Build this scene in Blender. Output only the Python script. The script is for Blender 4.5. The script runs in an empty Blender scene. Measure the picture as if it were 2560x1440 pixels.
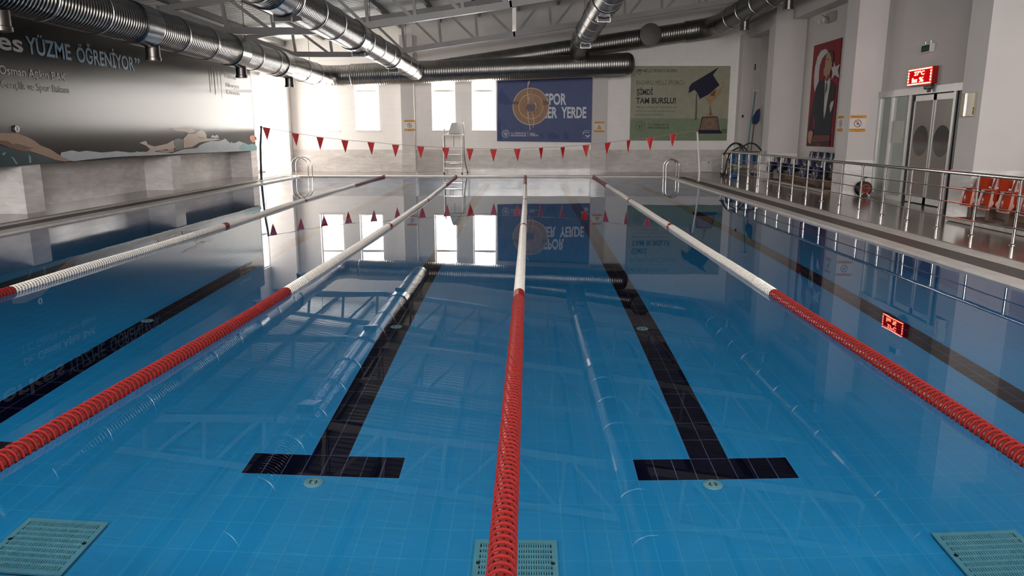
import bpy, math, random
from mathutils import Vector, Matrix

EXPOSURE = 1.88
WATER = 'refract'
TINT = (0.9, 0.98, 1.0)
RIPPLE = 0.0005
POOL1, POOL2, POOLM = (0.026, 0.43, 0.88), (0.026, 0.434, 0.885), (0.07, 0.52, 0.9)
# ------------------------------------------------------------------ camera, light, exposure
S = bpy.context.scene
C = S.collection
random.seed(4)
cam_data = bpy.data.cameras.new('camera')
cam_data.sensor_width = 36.0
cam_data.lens = 36.0 * 1850.0 / 2560.0
cam_data.clip_start = 0.05
cam_data.clip_end = 200.0
cam = bpy.data.objects.new('camera', cam_data)
cam.location = (0.0, 0.0, 1.58)
cam.rotation_euler = (math.radians(90.0 - 11.845), 0.0, math.radians(1.0305))
C.objects.link(cam)
S.camera = cam
S.view_settings.view_transform = 'Standard'
S.view_settings.look = 'None'
S.view_settings.gamma = 1.0
S.view_settings.use_curve_mapping = False
S.view_settings.exposure = EXPOSURE
S.cycles.use_denoising = True
S.cycles.max_bounces = 8
S.cycles.diffuse_bounces = 4
S.cycles.glossy_bounces = 4
S.cycles.transmission_bounces = 6
S.cycles.transparent_max_bounces = 12
S.cycles.sample_clamp_indirect = 0.0
world = bpy.data.worlds.new('overcast_sky')
S.world = world
world.use_nodes = True
world.node_tree.nodes['Background'].inputs['Color'].default_value = (0.9, 0.95, 1.0, 1)
world.node_tree.nodes['Background'].inputs['Strength'].default_value = 1.0
FAR_WINDOW = 5.6      # brightness of the overcast daylight in the far windows
SIDE_WINDOW = 2.9       # tall glazing in the left wall
NEAR_WINDOW = 9.0       # windows in the wall behind the photographer
DAY = (1.0, 0.95, 0.88)

# ------------------------------------------------------------------ dimensions in metres; water surface at z = 0
DZ = 0.05                                   # deck level
PX0, PX1, PY0, PY1 = -8.2, 5.12, 2.1, 27.15  # pool edges
DEPTH = 1.28
WXL, WXR, WYF, WYN = -10.35, 8.9, 30.0, -6.5
def roof_z(x): return 6.37 + 0.139 * x

# ------------------------------------------------------------------ materials
def nd(nt, t, x=0, y=0, **kw):
    n = nt.nodes.new(t)
    n.location = (x, y)
    for k, v in kw.items():
        setattr(n, k, v)
    return n
def new_mat(name):
    m = bpy.data.materials.new(name)
    m.use_nodes = True
    nt = m.node_tree
    return m, nt, nt.nodes['Principled BSDF']
def noise_into(nt, bsdf, col, var, scale, detail=4.0, vec=None):
    g = nd(nt, 'ShaderNodeNewGeometry', -900, 200)
    n = nd(nt, 'ShaderNodeTexNoise', -700, 200)
    n.inputs['Scale'].default_value = scale
    n.inputs['Detail'].default_value = detail
    nt.links.new(vec or g.outputs['Position'], n.inputs['Vector'])
    r = nd(nt, 'ShaderNodeValToRGB', -500, 200)
    r.color_ramp.elements[0].position = 0.3
    r.color_ramp.elements[1].position = 0.7
    r.color_ramp.elements[0].color = tuple(c * (1 - var) for c in col) + (1,)
    r.color_ramp.elements[1].color = tuple(min(1, c * (1 + var)) for c in col) + (1,)
    nt.links.new(n.outputs['Fac'], r.inputs['Fac'])
    nt.links.new(r.outputs['Color'], bsdf.inputs['Base Color'])
    return n
def plain(name, col, rough=0.5, metal=0.0, var=0.06, scale=6.0, bump=0.0, bscale=40.0, spec=0.5, coat=0.0):
    m, nt, b = new_mat(name)
    b.inputs['Roughness'].default_value = rough
    b.inputs['Metallic'].default_value = metal
    b.inputs['Specular IOR Level'].default_value = spec
    b.inputs['Coat Weight'].default_value = coat
    b.inputs['Coat Roughness'].default_value = 0.08
    noise_into(nt, b, col, var, scale)
    if bump:
        g = nd(nt, 'ShaderNodeNewGeometry', -900, -300)
        n = nd(nt, 'ShaderNodeTexNoise', -700, -300)
        n.inputs['Scale'].default_value = bscale
        nt.links.new(g.outputs['Position'], n.inputs['Vector'])
        bp = nd(nt, 'ShaderNodeBump', -300, -300)
        bp.inputs['Strength'].default_value = bump
        bp.inputs['Distance'].default_value = 0.01
        nt.links.new(n.outputs['Fac'], bp.inputs['Height'])
        nt.links.new(bp.outputs['Normal'], b.inputs['Normal'])
    return m
def plane_vec(nt, axes):
    g = nd(nt, 'ShaderNodeNewGeometry', -1300, 0)
    s = nd(nt, 'ShaderNodeSeparateXYZ', -1150, 0)
    c = nd(nt, 'ShaderNodeCombineXYZ', -1000, 0)
    nt.links.new(g.outputs['Position'], s.inputs[0])
    for i, a in enumerate(axes):
        nt.links.new(s.outputs[a], c.inputs[i])
    return c.outputs[0]
def tiled(name, axes, c1, c2, mortar, w, h, gap, rough=0.2, offset=0.0, var=0.15, vscale=1.5, spec=0.5, shift=(0, 0), stretch=None, bump=0.15):
    m, nt, b = new_mat(name)
    vec = plane_vec(nt, axes)
    mp = nd(nt, 'ShaderNodeMapping', -850, 0)
    mp.inputs['Location'].default_value = (shift[0], shift[1], 0)
    nt.links.new(vec, mp.inputs['Vector'])
    br = nd(nt, 'ShaderNodeTexBrick', -650, 0)
    br.offset = offset
    br.offset_frequency = 2
    br.inputs['Color1'].default_value = c1 + (1,)
    br.inputs['Color2'].default_value = c2 + (1,)
    br.inputs['Mortar'].default_value = mortar + (1,)
    br.inputs['Scale'].default_value = 1.0
    br.inputs['Mortar Size'].default_value = gap
    br.inputs['Mortar Smooth'].default_value = 0.1
    br.inputs['Bias'].default_value = 0.0
    br.inputs['Brick Width'].default_value = w
    br.inputs['Row Height'].default_value = h
    nt.links.new(mp.outputs[0], br.inputs['Vector'])
    n = nd(nt, 'ShaderNodeTexNoise', -650, -400)
    n.inputs['Scale'].default_value = vscale
    n.inputs['Detail'].default_value = 6.0
    n.inputs['Distortion'].default_value = 1.2
    if stretch:
        m2 = nd(nt, 'ShaderNodeMapping', -850, -400)
        m2.inputs['Scale'].default_value = stretch
        m2.inputs['Rotation'].default_value = (0, 0, 0.5)
        nt.links.new(vec, m2.inputs['Vector'])
        nt.links.new(m2.outputs[0], n.inputs['Vector'])
    else:
        nt.links.new(vec, n.inputs['Vector'])
    r = nd(nt, 'ShaderNodeMapRange', -450, -400)
    r.inputs['From Min'].default_value = 0.3
    r.inputs['From Max'].default_value = 0.7
    r.inputs['To Min'].default_value = 1 - var
    r.inputs['To Max'].default_value = 1 + var
    nt.links.new(n.outputs['Fac'], r.inputs['Value'])
    mx = nd(nt, 'ShaderNodeMix', -250, 0, data_type='RGBA', blend_type='MULTIPLY')
    mx.inputs['Factor'].default_value = 1.0
    nt.links.new(br.outputs['Color'], mx.inputs['A'])
    nt.links.new(r.outputs['Result'], mx.inputs['B'])
    nt.links.new(mx.outputs['Result'], b.inputs['Base Color'])
    b.inputs['Roughness'].default_value = rough
    b.inputs['Specular IOR Level'].default_value = spec
    bp = nd(nt, 'ShaderNodeBump', -250, -250)
    bp.inputs['Strength'].default_value = bump
    bp.inputs['Distance'].default_value = 0.004
    bp.invert = True
    nt.links.new(br.outputs['Fac'], bp.inputs['Height'])
    nt.links.new(bp.outputs['Normal'], b.inputs['Normal'])
    return m
def glow(name, col, strength):
    m, nt, b = new_mat(name)
    b.inputs['Base Color'].default_value = (0.8, 0.8, 0.8, 1)
    b.inputs['Emission Color'].default_value = tuple(col) + (1,)
    b.inputs['Emission Strength'].default_value = strength
    b.inputs['Roughness'].default_value = 0.1
    return m
def ridged_metal(name, axis, col=(0.14, 0.135, 0.13), rough=0.25, pitch=0.085, strength=0.28):
    m, nt, b = new_mat(name)
    b.inputs['Metallic'].default_value = 1.0
    noise_into(nt, b, col, 0.12, 3.0)
    b.inputs['Roughness'].default_value = rough
    vec = plane_vec(nt, axis)
    sp = nd(nt, 'ShaderNodeSeparateXYZ', -850, -300)
    nt.links.new(vec, sp.inputs[0])
    mul = nd(nt, 'ShaderNodeMath', -700, -300, operation='MULTIPLY')
    mul.inputs[1].default_value = 2 * math.pi / pitch
    nt.links.new(sp.outputs[0], mul.inputs[0])
    sn = nd(nt, 'ShaderNodeMath', -550, -300, operation='SINE')
    nt.links.new(mul.outputs[0], sn.inputs[0])
    bp = nd(nt, 'ShaderNodeBump', -300, -300)
    bp.inputs['Strength'].default_value = strength
    bp.inputs['Distance'].default_value = 0.012
    nt.links.new(sn.outputs[0], bp.inputs['Height'])
    nt.links.new(bp.outputs['Normal'], b.inputs['Normal'])
    return m

def banner_vinyl():
    # glossy black vinyl with a fine upright grain that smears reflections sideways
    m, nt, b = new_mat('glossy_black_vinyl')
    noise_into(nt, b, (0.007, 0.006, 0.006), 0.25, 0.8)
    b.inputs['Roughness'].default_value = 0.245
    b.inputs['Specular IOR Level'].default_value = 0.4
    b.inputs['Anisotropic'].default_value = 0.9
    tg = nd(nt, 'ShaderNodeTangent', -500, -300, direction_type='RADIAL', axis='Z')
    nt.links.new(tg.outputs[0], b.inputs['Tangent'])
    return m

M = {}
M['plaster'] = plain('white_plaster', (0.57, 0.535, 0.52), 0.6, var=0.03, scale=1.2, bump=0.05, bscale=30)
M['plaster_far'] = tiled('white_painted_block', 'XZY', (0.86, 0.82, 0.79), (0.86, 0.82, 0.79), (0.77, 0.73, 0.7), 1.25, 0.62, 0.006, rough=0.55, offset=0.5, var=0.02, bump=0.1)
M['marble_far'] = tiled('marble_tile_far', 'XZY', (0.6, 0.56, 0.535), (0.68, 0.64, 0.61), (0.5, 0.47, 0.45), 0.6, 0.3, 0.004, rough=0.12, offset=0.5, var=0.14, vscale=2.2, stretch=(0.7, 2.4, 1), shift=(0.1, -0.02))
M['marble_side'] = tiled('marble_tile_side', 'YZX', (0.7, 0.66, 0.645), (0.78, 0.74, 0.725), (0.62, 0.585, 0.57), 0.62, 0.31, 0.004, rough=0.14, offset=0.5, var=0.14, vscale=2.2, stretch=(0.7, 2.4, 1), shift=(0.1, -0.05))
M['deck'] = tiled('polished_deck_tile', 'XYZ', (0.2, 0.162, 0.136), (0.215, 0.175, 0.147), (0.15, 0.122, 0.103), 0.6, 0.6, 0.004, rough=0.15, spec=0.3, var=0.16, vscale=1.1, bump=0.12)
M['coping'] = plain('pale_stone_coping', (0.7, 0.65, 0.61), 0.4, spec=0.3, var=0.1, scale=3)
M['gutter'] = tiled('gutter_slats', 'XYZ', (0.13, 0.115, 0.105), (0.14, 0.122, 0.11), (0.05, 0.045, 0.04), 1.0, 0.04, 0.006, rough=0.5, spec=0.25, var=0.08, vscale=2, bump=0.4)
M['pool_tile'] = tiled('pale_blue_pool_tile', 'XYZ', POOL1, POOL2, POOLM, 0.1262, 0.255, 0.0035, rough=0.25, var=0.04, vscale=0.8, shift=(1.3, -4.34), bump=0.05)
M['pool_tile_x'] = tiled('pale_blue_wall_tile', 'XZY', POOL1, POOL2, POOLM, 0.255, 0.127, 0.0035, rough=0.25, var=0.04, vscale=0.8, bump=0.05)
M['pool_tile_y'] = tiled('pale_blue_wall_tile_side', 'YZX', POOL1, POOL2, POOLM, 0.255, 0.127, 0.0035, rough=0.25, var=0.04, vscale=0.8, bump=0.05)
M['lane_tile'] = tiled('navy_lane_tile', 'XYZ', (0.0018, 0.0022, 0.018), (0.002, 0.0026, 0.021), (0.16, 0.16, 0.3), 0.1262, 0.255, 0.003, rough=0.35, spec=0.05, var=0.1, vscale=2, shift=(1.3, -4.34), bump=0.05)
M['roof'] = plain('pale_roof_sheet', (0.82, 0.83, 0.81), 0.45, var=0.07, scale=1.0)
M['truss'] = plain('grey_painted_steel', (0.36, 0.345, 0.335), 0.45, var=0.08, scale=2)
M['purlin'] = plain('dark_grey_steel', (0.16, 0.155, 0.15), 0.5, var=0.08, scale=2)
M['duct_y'] = ridged_metal('ribbed_galvanised_y', 'YXZ')
M['duct_x'] = ridged_metal('ribbed_galvanised_x', 'XYZ', strength=0.22, rough=0.36, col=(0.22, 0.21, 0.2))
M['duct_s'] = plain('smooth_galvanised', (0.26, 0.265, 0.275), 0.22, 1.0, var=0.15, scale=4)
M['dark_cap'] = plain('dull_dark_sheet', (0.11, 0.105, 0.1), 0.5, 0.3, var=0.1)
M['nozzle'] = plain('dull_galvanised', (0.2, 0.185, 0.175), 0.35, 1.0, var=0.12, scale=8)
M['steel'] = plain('polished_stainless', (0.62, 0.6, 0.58), 0.14, 1.0, var=0.05, scale=9)
M['steel_dull'] = plain('brushed_stainless', (0.42, 0.4, 0.39), 0.3, 1.0, var=0.08, scale=9)
M['black'] = plain('black_plastic', (0.012, 0.012, 0.013), 0.35, var=0.1)
M['white'] = plain('white_plastic', (0.68, 0.67, 0.65), 0.35, var=0.03)
M['frame'] = plain('white_window_frame', (0.72, 0.71, 0.7), 0.35, var=0.03)
M['red'] = plain('red_float_plastic', (0.185, 0.013, 0.012), 0.28, var=0.12, scale=30)
M['pink'] = plain('hole_highlight_core', (0.5, 0.24, 0.2), 0.4, var=0.05)  # pale pink paints the highlights seen in the float holes
M['wfloat'] = plain('white_float_plastic', (0.66, 0.62, 0.58), 0.35, var=0.06, scale=30)
M['wcore'] = plain('brown_core', (0.3, 0.2, 0.17), 0.5, var=0.1)
M['flag'] = plain('red_pennant_cloth', (0.62, 0.016, 0.02), 0.6, var=0.08, scale=14)
M['hem'] = plain('pale_hem', (0.7, 0.48, 0.42), 0.7, var=0.03)
M['cord'] = plain('grey_cord', (0.35, 0.3, 0.28), 0.8, var=0.05)
M['pole_dark'] = plain('grey_pole', (0.05, 0.045, 0.042), 0.45, 0.0, var=0.08)
M['pole_white'] = plain('white_pole', (0.7, 0.67, 0.63), 0.3, var=0.05)
M['grate'] = plain('white_grate_plastic', (0.2, 0.54, 0.64), 0.4, var=0.06, scale=12)
M['inlet'] = plain('white_inlet_plastic', (0.34, 0.64, 0.68), 0.35, var=0.05, scale=30)
M['banner_black'] = banner_vinyl()
M['orange'] = plain('orange_seat_plastic', (0.34, 0.03, 0.008), 0.24, var=0.08, scale=8)
M['navy'] = plain('navy_seat_plastic', (0.018, 0.02, 0.06), 0.25, var=0.1, scale=8)
M['brown'] = plain('brown_painted_steel', (0.075, 0.038, 0.026), 0.5, var=0.15)
M['wood'] = plain('worn_brown_board', (0.2, 0.12, 0.08), 0.5, var=0.25, scale=5)
M['board'] = plain('chipped_white_board', (0.5, 0.46, 0.42), 0.5, var=0.2, scale=9)
M['aluminium'] = plain('pale_door_aluminium', (0.6, 0.585, 0.57), 0.35, 0.3, var=0.04)
M['blue_cloth'] = plain('blue_plastic_sheet', (0.008, 0.085, 0.19), 0.4, var=0.1)
M['blue_net'] = plain('dark_blue_net', (0.01, 0.035, 0.13), 0.6, var=0.15)
M['teal_pole'] = plain('teal_pole', (0.05, 0.25, 0.3), 0.35, var=0.1)
M['rubber'] = plain('black_rubber', (0.02, 0.018, 0.018), 0.6, var=0.1)
M['beige'] = plain('beige_panel', (0.34, 0.28, 0.21), 0.6, var=0.1)
def glass_panel(name, col, rough=0.08, alpha=0.82):
    m, nt, b = new_mat(name)
    noise_into(nt, b, col, 0.04, 0.8)
    b.inputs['Roughness'].default_value = rough
    b.inputs['Alpha'].default_value = alpha
    return m
M['glass_green'] = glass_panel('frosted_green_glass', (0.33, 0.37, 0.34), 0.12, 1.0)
M['glass_brown'] = glass_panel('frosted_brown_glass', (0.27, 0.235, 0.2), 0.18, 1.0)
M['glass_oval'] = glass_panel('clear_oval_glass', (0.115, 0.112, 0.1), 0.06, 1.0)
M['day_far'] = glow('daylit_pane_far', DAY, FAR_WINDOW)
M['day_side'] = glow('daylit_pane_side', DAY, SIDE_WINDOW)
M['day_near'] = glow('daylit_pane_near', (1.0, 0.97, 0.94), NEAR_WINDOW)
M['led'] = glow('red_led', (1.0, 0.12, 0.06), 9.0)
M['led_hot'] = glow('bright_led', (1.0, 0.11, 0.06), 4.0)
M['led_panel'] = glow('led_glow_panel', (1.0, 0.0, 0.0), 0.12)  # weak emission stands for LED glow spread over the display
M['led_panel'].node_tree.nodes['Principled BSDF'].inputs['Base Color'].default_value = (0.2, 0.0, 0.0, 1)
M['led_body'] = plain('led_glow_case', (0.3, 0.002, 0.002), 0.3, var=0.1)  # glow of the LEDs on the case is put into its red
def ink(name, col, rough=0.45):
    if name not in M:
        M[name] = plain(name, col, rough, var=0.06, scale=5, spec=0.2)
    return M[name]

def water_mat():
    m, nt, b = new_mat('pool_water_surface')
    nt.nodes.remove(b)
    out = nt.nodes['Material Output']
    g = nd(nt, 'ShaderNodeNewGeometry', -1200, 0)
    mp = nd(nt, 'ShaderNodeMapping', -1000, 0)
    mp.inputs['Scale'].default_value = (0.55, 1.0, 1.0)
    nt.links.new(g.outputs['Position'], mp.inputs['Vector'])
    n1 = nd(nt, 'ShaderNodeTexNoise', -800, 100)
    n1.inputs['Scale'].default_value = 1.3
    n1.inputs['Detail'].default_value = 2.0
    n2 = nd(nt, 'ShaderNodeTexNoise', -800, -150)
    n2.inputs['Scale'].default_value = 7.0
    n2.inputs['Detail'].default_value = 1.0
    n3 = nd(nt, 'ShaderNodeTexNoise', -800, -400)
    n3.inputs['Scale'].default_value = 0.22
    for n in (n1, n2, n3):
        nt.links.new(mp.outputs[0], n.inputs['Vector'])
    r3 = nd(nt, 'ShaderNodeMapRange', -600, -400)
    r3.inputs['From Min'].default_value = 0.45
    r3.inputs['From Max'].default_value = 0.7
    nt.links.new(n3.outputs['Fac'], r3.inputs['Value'])
    ml = nd(nt, 'ShaderNodeMath', -450, -250, operation='MULTIPLY')
    nt.links.new(n2.outputs['Fac'], ml.inputs[0])
    nt.links.new(r3.outputs['Result'], ml.inputs[1])
    m2 = nd(nt, 'ShaderNodeMath', -300, -150, operation='MULTIPLY_ADD')
    m2.inputs[1].default_value = 0.12
    nt.links.new(ml.outputs[0], m2.inputs[0])
    nt.links.new(n1.outputs['Fac'], m2.inputs[2])
    bp = nd(nt, 'ShaderNodeBump', -100, -150)
    bp.inputs['Strength'].default_value = 1.0
    bp.inputs['Distance'].default_value = RIPPLE
    nt.links.new(m2.outputs[0], bp.inputs['Height'])
    fr = nd(nt, 'ShaderNodeFresnel', 100, 200)
    fr.inputs['IOR'].default_value = 1.333
    gl = nd(nt, 'ShaderNodeBsdfGlossy', 100, -200)
    gl.inputs['Roughness'].default_value = 0.0
    if WATER == 'refract':
        rf = nd(nt, 'ShaderNodeBsdfRefraction', 100, 0)
        rf.inputs['IOR'].default_value = 1.333
        rf.inputs['Roughness'].default_value = 0.0
        nt.links.new(bp.outputs['Normal'], rf.inputs['Normal'])
    else:
        rf = nd(nt, 'ShaderNodeBsdfTransparent', 100, 0)
    rf.inputs['Color'].default_value = TINT + (1,)
    nt.links.new(bp.outputs['Normal'], fr.inputs['Normal'])
    nt.links.new(bp.outputs['Normal'], gl.inputs['Normal'])
    mx = nd(nt, 'ShaderNodeMixShader', 300, 0)
    nt.links.new(fr.outputs[0], mx.inputs[0])
    nt.links.new(rf.outputs[0], mx.inputs[1])
    nt.links.new(gl.outputs[0], mx.inputs[2])
    nt.links.new(mx.outputs[0], out.inputs['Surface'])
    return m
M['water'] = water_mat()

# ------------------------------------------------------------------ mesh builder
_font_cache = {}
def text_mesh(s, bold):
    key = (s, bold)
    if key not in _font_cache:
        cu = bpy.data.curves.new('lettering_curve', 'FONT')
        cu.body = s
        cu.size = 1.0
        cu.offset = bold
        cu.resolution_u = 3
        ob = bpy.data.objects.new('lettering_source', cu)
        me = bpy.data.meshes.new_from_object(ob)
        vs = [tuple(v.co) for v in me.vertices]
        fs = [tuple(p.vertices) for p in me.polygons]
        bpy.data.objects.remove(ob)
        bpy.data.curves.remove(cu)
        bpy.data.meshes.remove(me)
        _font_cache[key] = (vs, fs)
    return _font_cache[key]

WORLD_AT = {}
class MB:
    def __init__(self):
        self.v, self.f, self.m = [], [], []
    def add(self, vs, fs, mi=0):
        o = len(self.v)
        self.v += [tuple(p) for p in vs]
        self.f += [tuple(i + o for i in q) for q in fs]
        self.m += [mi] * len(fs)
        return self
    def box(self, x0, x1, y0, y1, z0, z1, mi=0):
        vs = [(x, y, z) for z in (z0, z1) for y in (y0, y1) for x in (x0, x1)]
        return self.add(vs, [(0, 2, 3, 1), (4, 5, 7, 6), (0, 1, 5, 4), (2, 6, 7, 3), (0, 4, 6, 2), (1, 3, 7, 5)], mi)
    def rbox(self, x0, x1, y0, y1, z0, z1, b, mi=0, axis='x'):
        # box with its four long edges rounded, extruded along axis
        rng = {'x': (y0, y1, z0, z1), 'y': (x0, x1, z0, z1), 'z': (x0, x1, y0, y1)}[axis]
        a0, a1, b0, b1 = rng
        pts = []
        for cx, cy, s in ((a1 - b, b1 - b, 0), (a0 + b, b1 - b, 90), (a0 + b, b0 + b, 180), (a1 - b, b0 + b, 270)):
            for k in range(5):
                t = math.radians(s + k * 22.5)
                pts.append((cx + b * math.cos(t), cy + b * math.sin(t)))
        lo, hi = {'x': (x0, x1), 'y': (y0, y1), 'z': (z0, z1)}[axis]
        f = {'x': lambda p, h: (h, p[0], p[1]), 'y': lambda p, h: (p[0], h, p[1]), 'z': lambda p, h: (p[0], p[1], h)}[axis]
        return self.prism(pts, lambda p: f(p, lo), lambda p: f(p, hi), mi)
    def prism(self, poly, fa, fb, mi=0, caps=True):
        n = len(poly)
        vs = [fa(p) for p in poly] + [fb(p) for p in poly]
        fs = [(i, (i + 1) % n, n + (i + 1) % n, n + i) for i in range(n)]
        if caps:
            fs += [tuple(range(n))[::-1], tuple(range(n, 2 * n))]
        return self.add(vs, fs, mi)
    def bar(self, p, q, w, h, mi=0, up=(0, 0, 1)):
        p, q = Vector(p), Vector(q)
        d = (q - p).normalized()
        u = Vector(up)
        s = d.cross(u)
        if s.length < 1e-4:
            s = d.cross(Vector((1, 0, 0)))
        s.normalize()
        u = s.cross(d)
        vs = []
        for c in (p, q):
            for a, b in ((-1, -1), (1, -1), (1, 1), (-1, 1)):
                vs.append(c + s * (a * w / 2) + u * (b * h / 2))
        return self.add(vs, [(0, 1, 2, 3), (7, 6, 5, 4), (0, 4, 5, 1), (1, 5, 6, 2), (2, 6, 7, 3), (3, 7, 4, 0)], mi)
    def tube(self, pts, r, n=10, mi=0, caps=True):
        pts = [Vector(p) for p in pts]
        rs = r if isinstance(r, (list, tuple)) else [r] * len(pts)
        t0 = (pts[1] - pts[0]).normalized()
        u = t0.cross(Vector((0, 0, 1)))
        if u.length < 1e-3:
            u = t0.cross(Vector((1, 0, 0)))
        u.normalize()
        vs = []
        for i, p in enumerate(pts):
            t = (pts[min(i + 1, len(pts) - 1)] - pts[max(i - 1, 0)]).normalized()
            u = (u - t * u.dot(t)).normalized()
            w = t.cross(u)
            for k in range(n):
                a = 2 * math.pi * k / n
                vs.append(p + (u * math.cos(a) + w * math.sin(a)) * rs[i])
        fs = []
        for i in range(len(pts) - 1):
            for k in range(n):
                a, b = i * n + k, i * n + (k + 1) % n
                fs.append((a, b, b + n, a + n))
        if caps:
            fs.append(tuple(range(n))[::-1])
            fs.append(tuple(range((len(pts) - 1) * n, len(pts) * n)))
        return self.add(vs, fs, mi)
    def lathe(self, prof, o, axis='z', n=24, mi=0):
        # prof: (radius, distance along axis)
        vs = []
        for r, h in prof:
            for k in range(n):
                a = 2 * math.pi * k / n
                c, s = r * math.cos(a), r * math.sin(a)
                d = {'z': (c, s, h), 'y': (c, h, s), 'x': (h, c, s)}[axis]
                vs.append((o[0] + d[0], o[1] + d[1], o[2] + d[2]))
        fs = []
        for i in range(len(prof) - 1):
            for k in range(n):
                a, b = i * n + k, i * n + (k + 1) % n
                fs.append((a, b, b + n, a + n))
        fs.append(tuple(range(n))[::-1])
        fs.append(tuple(range((len(prof) - 1) * n, len(prof) * n)))
        return self.add(vs, fs, mi)
    def flat(self, pts3, mi=0):
        return self.add(pts3, [tuple(range(len(pts3)))], mi)
    def text(self, s, o, w, h, side='far', mi=0, bold=0.0):
        # o: left end of the baseline on the wall; h: cap height
        vs, fs = text_mesh(s, bold)
        hv, _ = text_mesh('H', bold)
        x0, x1 = min(p[0] for p in vs), max(p[0] for p in vs)
        sx, sy = w / (x1 - x0), h / max(p[1] for p in hv)
        out = []
        for p in vs:
            a, b = (p[0] - x0) * sx, p[1] * sy
            out.append({'far': (o[0] + a, o[1], o[2] + b), 'left': (o[0], o[1] + a, o[2] + b), 'right': (o[0], o[1] - a, o[2] + b)}[side])
        return self.add(out, fs, mi)
    def build(self, name, mats, parent=None, smooth=False, origin=None, angle=40):
        me = bpy.data.meshes.new(name)
        o = Vector(origin or (0, 0, 0))
        me.from_pydata([Vector(p) - o for p in self.v], [], self.f)
        for m in (mats if isinstance(mats, (list, tuple)) else [mats]):
            me.materials.append(m)
        me.polygons.foreach_set('material_index', self.m)
        me.validate()
        if smooth:
            me.polygons.foreach_set('use_smooth', [True] * len(me.polygons))
            me.set_sharp_from_angle(angle=math.radians(angle))
        me.update()
        ob = bpy.data.objects.new(name, me)
        ob.location = o
        C.objects.link(ob)
        WORLD_AT[ob.name] = o
        if parent:
            ob.parent = parent
            ob.location = o - WORLD_AT[parent.name]
        return ob
def lines(parent, rows, side):
    # each line of lettering is a part of its own: (text, origin, width, cap height, material, weight)
    for tx, o, w, h, mat, bold in rows:
        MB().text(tx, o, w, h, side, 0, bold).build('lettering', mat, parent)
def tag(o, label, cat, group=None, kind=None):
    o['label'] = label
    o['category'] = cat
    if group:
        o['group'] = group
    if kind:
        o['kind'] = kind
    return o
def thing(name, loc, label, cat, group=None):
    o = bpy.data.objects.new(name, None)
    o.empty_display_size = 0.1
    C.objects.link(o)
    o.location = loc
    WORLD_AT[o.name] = Vector(loc)
    return tag(o, label, cat, group)
def struct(mb, name, mats, parent=None, smooth=False):
    o = mb.build(name, mats, parent, smooth)
    if not parent:
        o['kind'] = 'structure'
    return o
def copy_thing(root, loc, label, rotz=0.0):
    r = root.copy()
    C.objects.link(r)
    r.location = loc
    r.rotation_euler = (0, 0, rotz)
    r['label'] = label
    for ch in list(root.children):
        c = ch.copy()
        C.objects.link(c)
        c.parent = r
        for g in list(ch.children):
            d = g.copy()
            C.objects.link(d)
            d.parent = c
    return r

# ------------------------------------------------------------------ the setting
def holed_wall(mb, a0, a1, b0, b1, holes, put, mi=0):
    # rectangular wall split around its openings; put(a0, a1, b0, b1) adds one slab
    xs = sorted({a0, a1, *[h[0] for h in holes], *[h[1] for h in holes]})
    zs = sorted({b0, b1, *[h[2] for h in holes], *[h[3] for h in holes]})
    for i in range(len(xs) - 1):
        for j in range(len(zs) - 1):
            cx, cz = (xs[i] + xs[i + 1]) / 2, (zs[j] + zs[j + 1]) / 2
            if any(h[0] < cx < h[1] and h[2] < cz < h[3] for h in holes):
                continue
            put(xs[i], xs[i + 1], zs[j], zs[j + 1])
FAR_WIN = [(-8.38, -7.42), (-6.75, -5.79), (-3.70, -2.77), (-2.12, -1.17)]
WZ0, WZ1 = 1.66, 3.86
NEAR_WIN = [(-7.0, -4.8), (-4.3, -2.1), (-1.6, 0.6), (1.1, 3.3), (3.8, 6.0)]
SIDE_WIN = (27.0, 29.72, 0.1, 3.75)

# wall_far: rectangular up to z 4.8, then the gable follows the roof
mb = MB()
holed_wall(mb, WXL - 0.3, WXR + 0.3, DZ - 0.3, 4.6, [(a, b, WZ0, WZ1) for a, b in FAR_WIN], lambda a, b, c, d: mb.box(a, b, WYF, WYF + 0.3, c, d))
gp = [(WXL - 0.3, 4.6), (WXR + 0.3, 4.6), (WXR + 0.3, roof_z(WXR + 0.3) + 0.1), (WXL - 0.3, roof_z(WXL - 0.3) + 0.1)]
mb.prism(gp, lambda p: (p[0], WYF, p[1]), lambda p: (p[0], WYF + 0.3, p[1]))
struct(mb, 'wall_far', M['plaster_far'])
# a shallow block pier and ledges on the gable
mb = MB()
mb.box(-4.85, -4.25, WYF - 0.12, WYF, 4.0, 5.25)
struct(mb, 'trim_1', M['plaster'])
mb = MB()
holed_wall(mb, WXL - 0.3, WXR + 0.3, DZ - 0.3, 8.2, [(a, b, 2.4, 5.7) for a, b in NEAR_WIN], lambda a, b, c, d: mb.box(a, b, WYN - 0.3, WYN, c, d))
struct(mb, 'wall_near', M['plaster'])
mb = MB()
holed_wall(mb, WYN, WYF, DZ - 0.3, roof_z(WXL) + 0.1, [SIDE_WIN], lambda a, b, c, d: mb.box(WXL - 0.3, WXL, a, b, c, d))
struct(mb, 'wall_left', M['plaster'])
DOOR = (14.4, 18.4, DZ, 2.62)
mb = MB()
mb.box(WXR, WXR + 0.3, WYN, WYF, DZ - 0.3, roof_z(WXR) + 0.1)
holed_wall(mb, 14.03, 18.75, DZ, 5.1, [(14.2, 18.75, DZ, 2.55)], lambda a, b, c, d: mb.box(8.62, WXR, a, b, c, d))
struct(mb, 'wall_right', M['plaster'])
mb = MB()
mb.box(8.45, WXR, WYN, 13.4, 5.05, 5.6)
mb.box(8.45, WXR, 14.03, 18.7, 5.1, 5.6)
mb.box(8.45, WXR, 19.4, 24.8, 5.1, 5.6)
mb.box(8.45, WXR, 25.4, WYF, 5.1, 5.6)
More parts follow.
